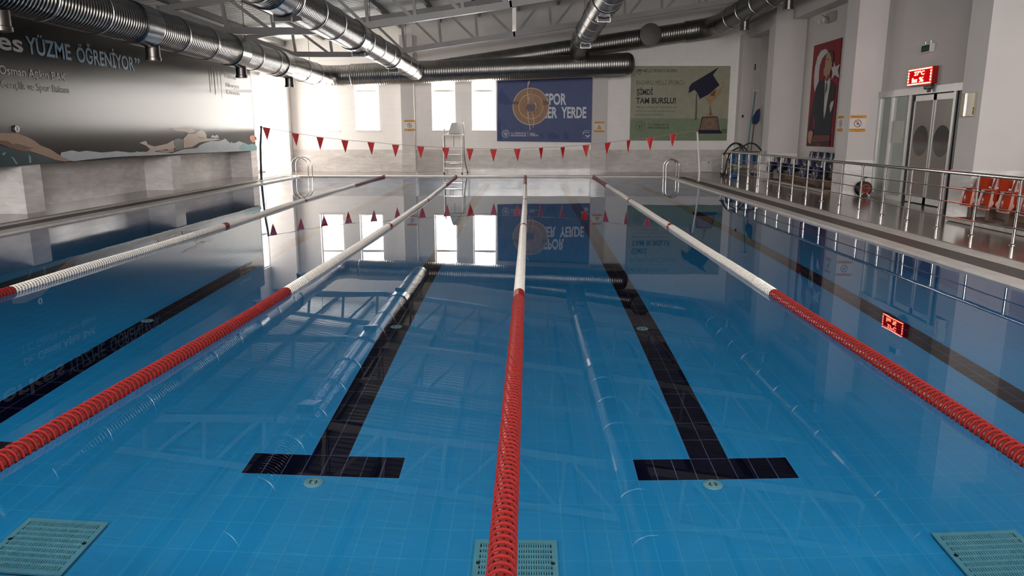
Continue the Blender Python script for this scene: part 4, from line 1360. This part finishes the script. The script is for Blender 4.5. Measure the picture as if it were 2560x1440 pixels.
m.flat([(cx - R * 0.98, AY - 0.0095, cz + 0.09), (cx - R * 0.98, AY - 0.0095, cz + 0.2), (cx - R * 0.66, AY - 0.0095, cz + 0.2), (cx - R * 0.66, AY - 0.0095, cz + 0.09)], 1)
m.flat([(cx + R * 0.66, AY - 0.0095, cz + 0.05), (cx + R * 0.62, AY - 0.0095, cz + 0.24), (cx + R * 0.96, AY - 0.0095, cz + 0.2), (cx + R * 0.98, AY - 0.0095, cz + 0.08)], 1)
m.build('printed_medal', [bronze, bronze_d, cream, ink('print_gold_brown', (0.3, 0.165, 0.08))], t)
m = MB()
for k in ('arm_l', 'arm_low', 'body', 'head', 'arm_r', 'leg_l', 'leg_r'):
    far_poly(m, sp[k], AY - 0.014, 1 if k in ('head', 'body') else 0)
far_poly(m, sp['trunks'], AY - 0.015, 2)
m.build('printed_diver', [cream, ink('print_tan', (0.34, 0.2, 0.13)), lav], t)

# green scholarship banner
t = thing('wall_banner', (6.0, AY, 1.3), 'pale green scholarship banner with a graduation cap on a trophy, far wall', 'banner')
g1 = ink('print_sage', (0.31, 0.305, 0.22))
g2 = ink('print_green', (0.19, 0.235, 0.15))
g3 = ink('print_dark_green', (0.1, 0.14, 0.075))
cap = ink('print_cap_navy', (0.012, 0.009, 0.035))
gold = ink('print_gold', (0.34, 0.22, 0.12))
gold_d = ink('print_dark_gold', (0.13, 0.075, 0.035))
choc = ink('print_plum', (0.03, 0.015, 0.03))
plate = ink('print_plate', (0.2, 0.12, 0.085))
txt = ink('print_ink', (0.025, 0.022, 0.025))
txt2 = ink('print_grey_ink', (0.1, 0.095, 0.08))
aw = ART_AWARD
m = MB()
m.prism(aw['bg'], lambda p: (p[0], AY + 0.02, p[1]), lambda p: (p[0], AY, p[1]), 0)
far_poly(m, aw['band'], AY - 0.002, 1)
m.build('banner_sheet', [g1, g2], t)
m = MB()
far_poly(m, aw['shadow'], AY - 0.004, 7)
far_poly(m, aw['handle'], AY - 0.006, 2)
far_poly(m, aw['cup'], AY - 0.006, 2)
far_poly(m, aw['cup_dark'], AY - 0.008, 3)
far_poly(m, aw['cup_stem'], AY - 0.008, 3)
far_poly(m, aw['plinth'], AY - 0.006, 5)
far_poly(m, aw['plinth_face'], AY - 0.008, 6)
far_poly(m, aw['slab'], AY - 0.009, 0)
far_poly(m, aw['tassel'], AY - 0.006, 4)
far_poly(m, aw['cap'], AY - 0.011, 0)
ring(m, aw['plate_c'][0], 0.155, 0.17, fp(AY - 0.010), 40, 2)
ring(m, aw['plate_c'][0], 0.115, 0.12, fp(AY - 0.010), 40, 2)
m.build('printed_trophy', [cap, txt, gold, gold_d, ink('print_tassel', (0.12, 0.1, 0.065)), choc, plate, g3], t)
lines(t, [
    ('MİLLİ SPORCU BURSU', (4.572, AY - 0.004, 3.883), 1.307, 0.112, txt2, 0.02),
    ('BAŞARILI MİLLİ SPORCU', (4.304, AY - 0.004, 3.413), 1.867, 0.159, txt2, 0.0),
    ('ŞİMDİ', (4.329, AY - 0.004, 3.04), 0.635, 0.205, txt, 0.03),
    ('TAM BURSLU!', (4.317, AY - 0.004, 2.71), 1.552, 0.215, txt, 0.03),
    ('"Milli Sporcu Bursu"yla Türkiye\'de ilk kez', (4.323, AY - 0.004, 2.534), 1.56, 0.068, txt2, 0.01),
    ('başarılı milli sporcular spordaki başarısını', (4.304, AY - 0.004, 2.387), 1.562, 0.068, txt2, 0.005),
    ('akademik kariyer ile birleştirdi', (4.297, AY - 0.004, 2.246), 1.074, 0.068, txt2, 0.005),
    ('T.C. GENÇLİK VE', (4.814, AY - 0.004, 1.855), 0.824, 0.077, txt, 0.012),
    ('SPOR BAKANLIĞI', (4.818, AY - 0.004, 1.737), 0.825, 0.077, txt, 0.012),
], 'far')
m = MB()
ministry_emblem(m, aw['ring_c'][0], 0.205, fp(AY - 0.004), 0)
far_poly(m, aw['cap_logo'], AY - 0.004, 0)
far_poly(m, aw['cap_logo_in'], AY - 0.005, 1)
m.build('emblems', [txt2, g1], t)

# red portrait banner on the right wall
t = thing('portrait_banner', (8.88, 22.9, 1.18), 'tall red banner showing a man in a dark suit before a crescent and star', 'banner')
crim = ink('print_crimson', (0.21, 0.006, 0.016))
pg = ink('print_white_grey', (0.5, 0.49, 0.48))
suit = ink('print_suit', (0.012, 0.015, 0.026))
suit_l = ink('print_lapel', (0.017, 0.018, 0.02))
fsk = ink('print_face', (0.38, 0.24, 0.16))
fsh = ink('print_face_shade', (0.16, 0.085, 0.05))
hair = ink('print_hair', (0.05, 0.032, 0.022))
tie = ink('print_tie', (0.07, 0.06, 0.06))
wd = ink('print_chair', (0.15, 0.05, 0.045))
wd2 = ink('print_chair_dark', (0.045, 0.016, 0.02))
p = ART_PORTRAIT
MB().box(8.875, 8.895, 21.95, 24.0, 1.175, 4.2).build('banner_sheet', crim, t)
m = MB()
order = [('crescent', 1), ('star', 1), ('suit', 2), ('arm_gap', 0), ('lapel', 3), ('shirt', 1), ('tie', 7), ('kerchief', 1), ('skin', 4), ('skin_shade', 5), ('hair', 6), ('brow', 6), ('ear', 4), ('chair', 8), ('chair_low', 9), ('chair_mid', 8), ('hand', 4)]
for i, (k, mi) in enumerate(order):
    side_poly(m, p[k], 8.872 - 0.001 * i, mi)
m.build('printed_portrait', [crim, pg, suit, suit_l, fsk, fsh, hair, tie, wd, wd2], t)

# yellow and white warning notices
amber = ink('notice_amber', (0.62, 0.33, 0.07))
nred = ink('notice_red', (0.36, 0.05, 0.02))
nplum = ink('notice_plum', (0.2, 0.09, 0.1))
npap = ink('notice_paper', (0.62, 0.59, 0.57))
def notice(o, w, h, side, label, kind):
    # o: lower left corner as read; side: which wall it faces from
    t = thing('warning_notice', o, label, 'notice', 'amber and white warning notices')
    def put(off):
        return {'far': lambda a, b: (o[0] + a, o[1] - off, o[2] + b), 'right': lambda a, b: (o[0] - off, o[1] - a, o[2] + b)}[side]
    def rect(m, a0, a1, b0, b1, off, mi):
        q = put(off)
        m.flat([q(a0, b0), q(a1, b0), q(a1, b1), q(a0, b1)], mi)
    m = MB()
    q0, q1 = put(0.0), put(0.008)
    poly = [(0, 0), (w, 0), (w, h), (0, h)]
    m.prism(poly, lambda c: q0(*c), lambda c: q1(*c))
    m.build('board', npap, t)
    m = MB()
    rect(m, 0, w, h * 0.82, h, 0.010, 0)
    rect(m, 0, w, 0, h * 0.2, 0.010, 0)
    m.build('amber_bands', amber, t)
    m = MB()
    c = (w * 0.5, h * 0.51)
    if kind == 'triangle':
        a = h * 0.23
        for sc, mi, off in ((1.0, 2, 0.010), (0.72, 1, 0.011)):
            q = put(off)
            m.flat([q(c[0] + x * a * sc, c[1] - 0.02 * h + z * a * sc) for x, z in ((-1.05, -0.8), (1.05, -0.8), (0, 1.0))], mi)
        q = put(0.012)
        m.flat([q(c[0] + x * a, c[1] + z * a) for x, z in ((-0.08, -0.45), (0.12, -0.1), (0.02, -0.1), (0.1, 0.35), (-0.1, 0.0), (0.0, 0.0))], 2)
    else:
        R = h * 0.23
        ring(m, c, R * 0.82, R, put(0.010), 40, 0)
        q = put(0.012)
        m.flat([q(c[0] + x * R, c[1] + z * R) for x, z in ((-0.64, 0.52), (-0.52, 0.64), (0.64, -0.52), (0.52, -0.64))], 0)
        q = put(0.011)
        disc(m, (c[0] + 0.1 * R, c[1] + 0.38 * R), R * 0.15, put(0.011), 14, 0)
        m.flat([q(c[0] + x * R, c[1] + z * R) for x, z in ((-0.5, -0.35), (-0.1, 0.1), (0.15, 0.25), (0.3, -0.05), (0.55, -0.3), (0.15, -0.2), (-0.1, -0.45), (-0.2, -0.2))], 0)
    m.build('pictogram', [nplum, amber, ink('notice_olive', (0.25, 0.17, 0.03))], t)
    m = MB()
    q = put(0.013)
    oo = q(w * 0.1, h * 0.86)
    m.text('DİKKAT !', oo, w * 0.8, h * 0.085, side, 0, 0.02)
    if kind == 'triangle':
        m.text('KAYGAN ZEMİN', q(w * 0.05, h * 0.065), w * 0.9, h * 0.07, side, 0, 0.02)
    else:
        m.text('AYAKKABI İLE GİRMEK', q(w * 0.06, h * 0.115), w * 0.88, h * 0.055, side, 0, 0.01)
        m.text('YASAKTIR', q(w * 0.27, h * 0.03), w * 0.46, h * 0.055, side, 0, 0.01)
    m.build('lettering', nred, t)
    return t
notice((-4.76, 29.585, 1.65), 0.43, 0.42, 'far', 'prohibition notice on the far wall pier between the second and third windows', 'ban')
notice((2.67, 29.585, 1.6), 0.4, 0.41, 'far', 'yellow triangle warning notice on the pier right of the blue banner', 'triangle')
notice((7.92, 18.695, 1.6), 0.4, 0.4, 'far', 'wide prohibition notice on the column beside the glass door', 'ban')
notice((7.915, 19.33, 1.6), 0.0, 0.0, 'right', '', 'ban') if False else None
notice((7.915, 19.3, 1.62), 0.4, 0.39, 'right', 'narrow looking prohibition notice on the side of the column facing the pool', 'ban') if False else None
notice((7.915, 19.36, 1.61), 0.36, 0.39, 'right', 'foreshortened prohibition notice on the pool side of the column next to the portrait', 'ban')

# ------------------------------------------------------------------ sliding glass door in the right wall
DX = 8.58
m = MB()
DY0, DY1, DT = 14.2, 18.7, 2.5          # near and far end, top
def dbar(mm, ya, yb, za, zb, x0=DX, x1=DX + 0.12): mm.box(x0, x1, ya, yb, za, zb)
dbar(m, DY0, DY1, 2.4, DT + 0.05, DX - 0.02)
for yc in (DY1 - 0.04, 18.02, 17.2, 15.43):
    dbar(m, yc - 0.04, yc + 0.04, DZ, 2.42)
dbar(m, 18.06, DY1 - 0.08, DZ, 0.15)
dbar(m, 17.24, 17.98, DZ, 0.15)
dbar(m, DY0, DY0 + 0.05, DZ, 2.42)
door = struct(m, 'door_1', M['aluminium'])
def pane(y0, y1, z0, z1, x, mat, name='glass_pane'):
    return MB().box(x, x + 0.012, y0, y1, z0, z1).build(name, mat, door)
pane(18.06, DY1 - 0.08, 0.15, 2.4, DX + 0.05, M['glass_green'])
pane(17.24, 17.98, 0.15, 2.4, DX + 0.05, M['glass_green'])
pane(DY0 + 0.05, 15.39, 0.15, 2.4, DX + 0.09, M['glass_green'])
MB().box(DX + 0.03, DX + 0.05, 17.1, 17.16, DZ, 2.4).build('rubber_seal', M['rubber'], door)
MB().box(DX + 0.03, DX + 0.05, 15.36, 15.39, DZ, 2.4).build('rubber_seal', M['rubber'], door)
for i, (ya, yb) in enumerate(((16.27, 17.08), (15.47, 16.22))):
    m = MB()
    dbar(m, ya, ya + 0.035, DZ + 0.02, 2.38, DX + 0.05, DX + 0.08)
    dbar(m, yb - 0.035, yb, DZ + 0.02, 2.38, DX + 0.05, DX + 0.08)
    dbar(m, ya, yb, DZ + 0.02, 0.2, DX + 0.05, DX + 0.08)
    dbar(m, ya, yb, 2.26, 2.38, DX + 0.05, DX + 0.08)
    leaf = m.build('sliding_leaf', M['aluminium'], door)
    pane(ya + 0.035, yb - 0.035, 0.2, 2.26, DX + 0.06, M['glass_brown'], 'leaf_glass').parent = leaf
    yc = (ya + yb) / 2
    a, b = 0.31, 0.325
    m = MB()
    m.prism([(yc + a * math.cos(k / 32 * 2 * math.pi), 1.41 + b * math.sin(k / 32 * 2 * math.pi)) for k in range(32)], lambda q: (DX + 0.055, q[0], q[1]), lambda q: (DX + 0.061, q[0], q[1]))
    m.build('oval_window', M['glass_oval'], leaf)
t = thing('paper_sheet', (DX + 0.04, 17.75, 1.45), 'pale sheet of paper stuck on the glass panels left of the sliding door', 'paper')
MB().box(DX + 0.042, DX + 0.049, 17.42, 18.0, 1.35, 1.85).build('sheet', ink('paper_pale', (0.42, 0.44, 0.4)), t)
t = thing('door_sensor', (DX - 0.02, 16.35, 2.5), 'small black motion sensor over the sliding door, under the red sign', 'sensor')
MB().rbox(DX - 0.1, DX - 0.02, 16.2, 16.48, 2.48, 2.58, 0.03, 0, 'y').build('body', M['black'], t, True)
MB().rbox(DX - 0.12, DX - 0.06, 16.24, 16.3, 2.42, 2.5, 0.015, 0, 'y').build('lens', M['black'], t, True)

# red LED sign
t = thing('led_sign', (8.52, 16.72, 2.6), 'glowing red LED temperature sign above the sliding door', 'LED sign')
m = MB().rbox(8.5, 8.62, 16.22, 17.24, 2.59, 2.95, 0.01, 0, 'x')
m.build('case', M['led_body'], t)
MB().box(8.497, 8.5, 16.27, 17.19, 2.62, 2.92).build('display', M['led_panel'], t)
m = MB()
for k in range(22):
    y = 16.27 + 0.92 * k / 21
    for z in (2.618, 2.922):
        m.rbox(8.488, 8.496, y - 0.017, y + 0.017, z - 0.013, z + 0.013, 0.01, 0, 'x')
for k in range(1, 5):
    z = 2.618 + 0.304 * k / 5
    for y in (16.27, 17.19):
        m.rbox(8.488, 8.496, y - 0.015, y + 0.015, z - 0.022, z + 0.022, 0.01, 0, 'x')
m.build('border_lights', M['led_hot'], t)
m = MB()
m.text('27°C', (8.49, 16.95, 2.8), 0.42, 0.085, 'right', 0, 0.035)
m.text('Isı %', (8.49, 17.02, 2.655), 0.48, 0.1, 'right', 0, 0.035)
m.build('led_characters', M['led_hot'], t)

# green exit light
t = thing('exit_light', (8.6, 16.65, 3.3), 'small green emergency exit light high above the sliding door', 'exit light')
MB().rbox(8.52, 8.62, 16.48, 16.82, 3.26, 3.43, 0.008, 0, 'y').build('housing', M['white'], t)
MB().box(8.512, 8.52, 16.5, 16.8, 3.275, 3.405).build('green_face', ink('exit_green', (0.012, 0.06, 0.045), 0.2), t)
m = MB().text('ÇIKIŞ', (8.51, 16.74, 3.31), 0.2, 0.06, 'right', 0, 0.01)
m.build('lettering', ink('exit_ink', (0.05, 0.16, 0.12)), t)
for y in (16.55, 16.76):
    MB().tube([(8.57, y, 3.43), (8.57, y, 3.49)], 0.008, 8).build('bracket', M['steel_dull'], t)
# emergency lamp over the portrait
t = thing('emergency_lamp', (8.85, 22.9, 4.75), 'white twin spot emergency lamp high on the right wall above the portrait', 'emergency lamp')
MB().rbox(8.76, 8.9, 22.55, 23.0, 4.72, 5.0, 0.02, 0, 'y').build('battery_box', ink('lamp_grey', (0.4, 0.38, 0.33)), t)
for y in (22.78, 23.12):
    MB().lathe([(0.04, 8.7), (0.075, 8.64), (0.07, 8.63)], (0, y, 4.78), 'x', 20).build('spot_head', M['white'], t, True)
MB().tube([(8.74, 22.78, 4.84), (8.74, 23.2, 4.98)], 0.012, 8).build('bracket', M['steel_dull'], t)

# curved acrylic sign on the white pier beside the door
t = thing('acrylic_sign', (7.93, 13.77, 1.87), 'shiny curved acrylic sign on the white pier right of the door', 'sign')
m = MB()
n = 12
arcp = [(7.915 - 0.07 * math.sin(math.pi * k / n), 13.56 + 0.42 * k / n) for k in range(n + 1)]
m.prism(arcp, lambda q: (q[0], q[1], 1.87), lambda q: (q[0], q[1], 2.27), 0, False)
m.build('clear_cover', plain('glossy_acrylic', (0.62, 0.56, 0.47), 0.12, var=0.04, coat=0.6), t, True)
m = MB()
m.box(7.905, 7.912, 13.55, 13.99, 1.86, 2.28)
m.build('back_plate', ink('sign_gold', (0.45, 0.36, 0.16)), t)
m = MB()
for z0, z1 in ((1.9, 1.97), (1.98, 2.02)):
    m.box(7.898, 7.904, 13.57, 13.68, z0, z1)
m.build('purple_print', ink('sign_purple', (0.12, 0.02, 0.08)), t)

# ------------------------------------------------------------------ smaller things along the right wall
t = thing('cable_reel', (8.3, 18.35, DZ), 'black and red cable reel on the floor beside the glass door', 'cable reel')
cx, cy, cz = 8.28, 18.4, 0.24
MB().lathe([(0.06, -0.1), (0.175, -0.1), (0.18, -0.09), (0.175, -0.08), (0.08, -0.08)], (cx, cy, cz), 'y', 36).build('front_flange', M['black'], t, True)
MB().lathe([(0.08, 0.08), (0.175, 0.08), (0.18, 0.09), (0.175, 0.1), (0.06, 0.1)], (cx, cy, cz), 'y', 36).build('rear_flange', M['black'], t, True)
MB().lathe([(0.14, -0.08), (0.14, 0.08)], (cx, cy, cz), 'y', 36).build('wound_cable', M['black'], t, True)
m = MB()
ring(m, (cx + 0.01, cz + 0.005), 0.075, 0.115, lambda a, b: (a, cy - 0.104, b), 36, 0)
ring(m, (cx + 0.01, cz + 0.005), 0.03, 0.045, lambda a, b: (a, cy - 0.104, b), 24, 0)
m.build('red_face', ink('reel_red', (0.4, 0.04, 0.02)), t)
MB().tube([(cx, cy - 0.02, cz + 0.17), (cx - 0.02, cy - 0.02, cz + 0.24), (cx, cy - 0.02, cz + 0.27), (cx + 0.06, cy - 0.02, cz + 0.27)], 0.016, 8).build('carry_handle', M['black'], t, True)
for s in (-1, 1):
    MB().tube([(cx + s * 0.05, cy - 0.11, cz - 0.1), (cx + s * 0.11, cy - 0.12, DZ + 0.012), (cx + s * 0.11, cy + 0.12, DZ + 0.012), (cx + s * 0.05, cy + 0.11, cz - 0.1)], 0.011, 8).build('tube_foot', M['pole_white'], t, True)
t = thing('door_stopper', (8.15, 14.25, DZ), 'small black and silver floor unit at the foot of the door frame', 'floor unit')
MB().rbox(8.07, 8.23, 14.15, 14.32, DZ, 0.27, 0.02, 0, 'z').build('body', M['black'], t, True)
MB().rbox(8.06, 8.24, 14.14, 14.33, 0.27, 0.4, 0.06, 0, 'y').build('white_cap', M['white'], t, True)
MB().lathe([(0.03, 14.14), (0.055, 14.12), (0.04, 14.105)], (8.16, 0, 0.16), 'y', 20).build('silver_boss', M['steel'], t, True)

# equipment trolley in the far corner
t = thing('equipment_trolley', (7.6, 27.0, DZ), 'tubular equipment trolley with blue sheet and black hoops by the far corner', 'trolley')
m = MB()
for y in (26.75, 27.35):
    m.tube([(7.1, y, 0.85), (8.3, y, 0.85)], 0.022, 10)
    m.tube([(7.1, y, 0.3), (8.3, y, 0.3)], 0.02, 10)
    for x in (7.15, 8.25):
        m.tube([(x, y, 0.12), (x, y, 0.85)], 0.022, 10)
for x in (7.15, 8.25):
    m.tube([(x, 26.75, 0.85), (x, 27.35, 0.85)], 0.02, 10)
    m.tube([(x, 26.75, 0.3), (x, 27.35, 0.3)], 0.02, 10)
m.build('frame', M['steel_dull'], t, True)
for xa, xb, y in ((7.05, 7.95, 26.9), (7.55, 8.5, 27.0), (7.15, 7.9, 27.2)):
    pts = [(xa + (xb - xa) * k / 14, y, 0.8 + 0.42 * math.sin(math.pi * k / 14) ** 0.8) for k in range(15)]
    MB().tube(pts, 0.026, 10).build('hoop', M['rubber'], t, True)
m = MB()
n = 16
wav = [(7.2 + 1.0 * k / n, 26.72 + 0.02 * math.sin(k * 2.2)) for k in range(n + 1)]
vs = [(x, y, z) for z in (0.84, 0.5) for x, y in wav]
vs += [(x, y + 0.015, z) for z in (0.84, 0.5) for x, y in wav]
q = n + 1
fs = [(i, i + 1, q + i + 1, q + i) for i in range(n)] + [(2 * q + i, 3 * q + i, 3 * q + i + 1, 2 * q + i + 1) for i in range(n)]
m.add(vs, fs)
m.build('blue_sheet', M['blue_cloth'], t, True, angle=80)
MB().rbox(7.25, 8.1, 26.85, 27.25, 0.34, 0.46, 0.03, 0, 'x').build('folded_cover', M['beige'], t)
m = MB()
m.bar((7.2, 26.7, 0.5), (8.2, 26.7, 0.3), 0.02, 0.03)
m.bar((7.2, 26.7, 0.3), (8.2, 26.7, 0.5), 0.02, 0.03)
m.build('cross_brace', M['steel_dull'], t)
for x in (7.15, 8.25):
    for y in (26.75, 27.35):
        MB().lathe([(0.03, -0.02), (0.065, -0.018), (0.065, 0.018), (0.03, 0.02)], (x, y, DZ + 0.066), 'y', 18).build('wheel', M['rubber'], t, True)
hoses = [
    ('steel_tube_bundle', 'pale_tube', M['pole_white'], [(7.02, 26.6, DZ + 0.02), (7.1, 26.65, 0.35), (7.2, 26.65, 0.8), (7.42, 26.65, 1.12)], 'pale straight tube leaning against the trolley hoops'),
    ('hose', 'hose', M['rubber'], [(6.95, 26.4, DZ + 0.03), (7.05, 26.5, 0.3), (7.12, 26.6, 0.75), (7.3, 26.62, 1.0), (7.6, 26.62, 1.1)], 'thick black hose draped over the left end of the trolley'),
    ('hose', 'hose', M['rubber'], [(7.2, 26.3, DZ + 0.03), (7.3, 26.4, 0.35), (7.15, 26.5, 0.6), (7.1, 26.58, 0.8), (7.4, 26.6, 0.95)], 'thin black hose curling in front of the trolley'),
]
for nm, part, mat, ctrl, lab in hoses:
    pts = []
    for a, b, c in zip([ctrl[0]] + ctrl[:-1], ctrl, ctrl[1:] + [ctrl[-1]]):
        mid0 = tuple((a[i] + b[i]) / 2 for i in range(3))
        mid1 = tuple((b[i] + c[i]) / 2 for i in range(3))
        pts += arc(mid0, b, mid1, 5)[:-1]
    pts.append(ctrl[-1])
    clean = [pts[0]]
    for p_ in pts[1:]:
        if (Vector(p_) - Vector(clean[-1])).length > 0.005:
            clean.append(p_)
    o = MB().tube(clean, 0.026 if 'thick' in lab else 0.018, 10).build(nm if nm != 'steel_tube_bundle' else 'leaning_tube', mat, None, True)
    tag(o, lab, 'hose' if nm == 'hose' else 'tube')
t = thing('junction_box', (7.1, WYF - 0.05, 0.06), 'low white service box against the far wall left of the trolley', 'box')
MB().rbox(6.95, 7.4, WYF - 0.17, WYF - 0.03, 0.06, 0.5, 0.015, 0, 'y').build('case', M['white'], t)
MB().box(7.24, 7.27, WYF - 0.175, WYF - 0.17, 0.4, 0.46).build('latch', M['black'], t)
t = thing('blue_bag', (7.3, 26.25, DZ), 'small blue plastic bag on the floor in front of the trolley', 'bag')
m = MB().lathe([(0.05, 0.0), (0.16, 0.02), (0.17, 0.08), (0.1, 0.17), (0.03, 0.2)], (7.3, 26.2, DZ), 'z', 14)
o = m.build('bag_body', ink('bag_blue', (0.05, 0.16, 0.35)), t, True)
for v in o.data.vertices:
    v.co.x += 0.02 * math.sin(v.co.z * 60 + v.co.y * 40)
    v.co.y += 0.02 * math.sin(v.co.z * 50 + v.co.x * 30)

# poles leaning in the corner
t = thing('squeegee', (8.1, 28.0, 0.0), 'teal pole with a white squeegee head leaning in the far right corner', 'squeegee')
a, b = Vector((8.1, 27.9, 0.06)), Vector((8.72, 29.2, 3.12))
MB().tube([a, a.lerp(b, 0.5), b], 0.018, 10).build('pole', M['teal_pole'], t, True)
MB().bar((8.58, 29.2, 3.12), (8.86, 29.2, 3.16), 0.03, 0.05).build('squeegee_head', M['pole_white'], t)
t = thing('leaf_net', (8.3, 28.0, 0.0), 'grey pole with a dark blue leaf net leaning in the far right corner', 'net')
a, b = Vector((8.28, 28.0, 0.06)), Vector((8.68, 28.9, 2.05))
MB().tube([a, b], 0.014, 10).build('pole', M['pole_dark'], t, True)
m = MB()
out = [(8.55, 2.02), (8.6, 1.94), (8.74, 1.9), (8.84, 2.0), (8.86, 2.2), (8.84, 2.48), (8.74, 2.42), (8.62, 2.2)]
m.prism(out, lambda q: (q[0], 28.88, q[1]), lambda q: (q[0], 28.93, q[1]))
m.build('net_bag', M['blue_net'], t)
MB().tube([(x, 28.9, z) for x, z in out + out[:1]], 0.012, 8).build('net_rim', M['blue_net'], t, True)
t = thing('telescopic_pole', (8.4, 28.4, 0.0), 'pale telescopic pole with a black tip leaning highest in the corner', 'pole')
a, b = Vector((8.42, 28.4, 0.06)), Vector((8.68, 29.3, 3.9))
MB().tube([a, b], 0.013, 10).build('pole', M['pole_white'], t, True)
MB().tube([b, b + (b - a).normalized() * 0.24], 0.02, 10).build('black_tip', M['black'], t)
t = thing('wall_hook', (8.3, WYF - 0.45, 2.1), 'tiny black hook on the far right corner pier beside the leaning poles', 'hook')
MB().rbox(8.36, 8.42, WYF - 0.5, WYF - 0.45, 2.16, 2.26, 0.01, 0, 'y').build('body', M['black'], t)
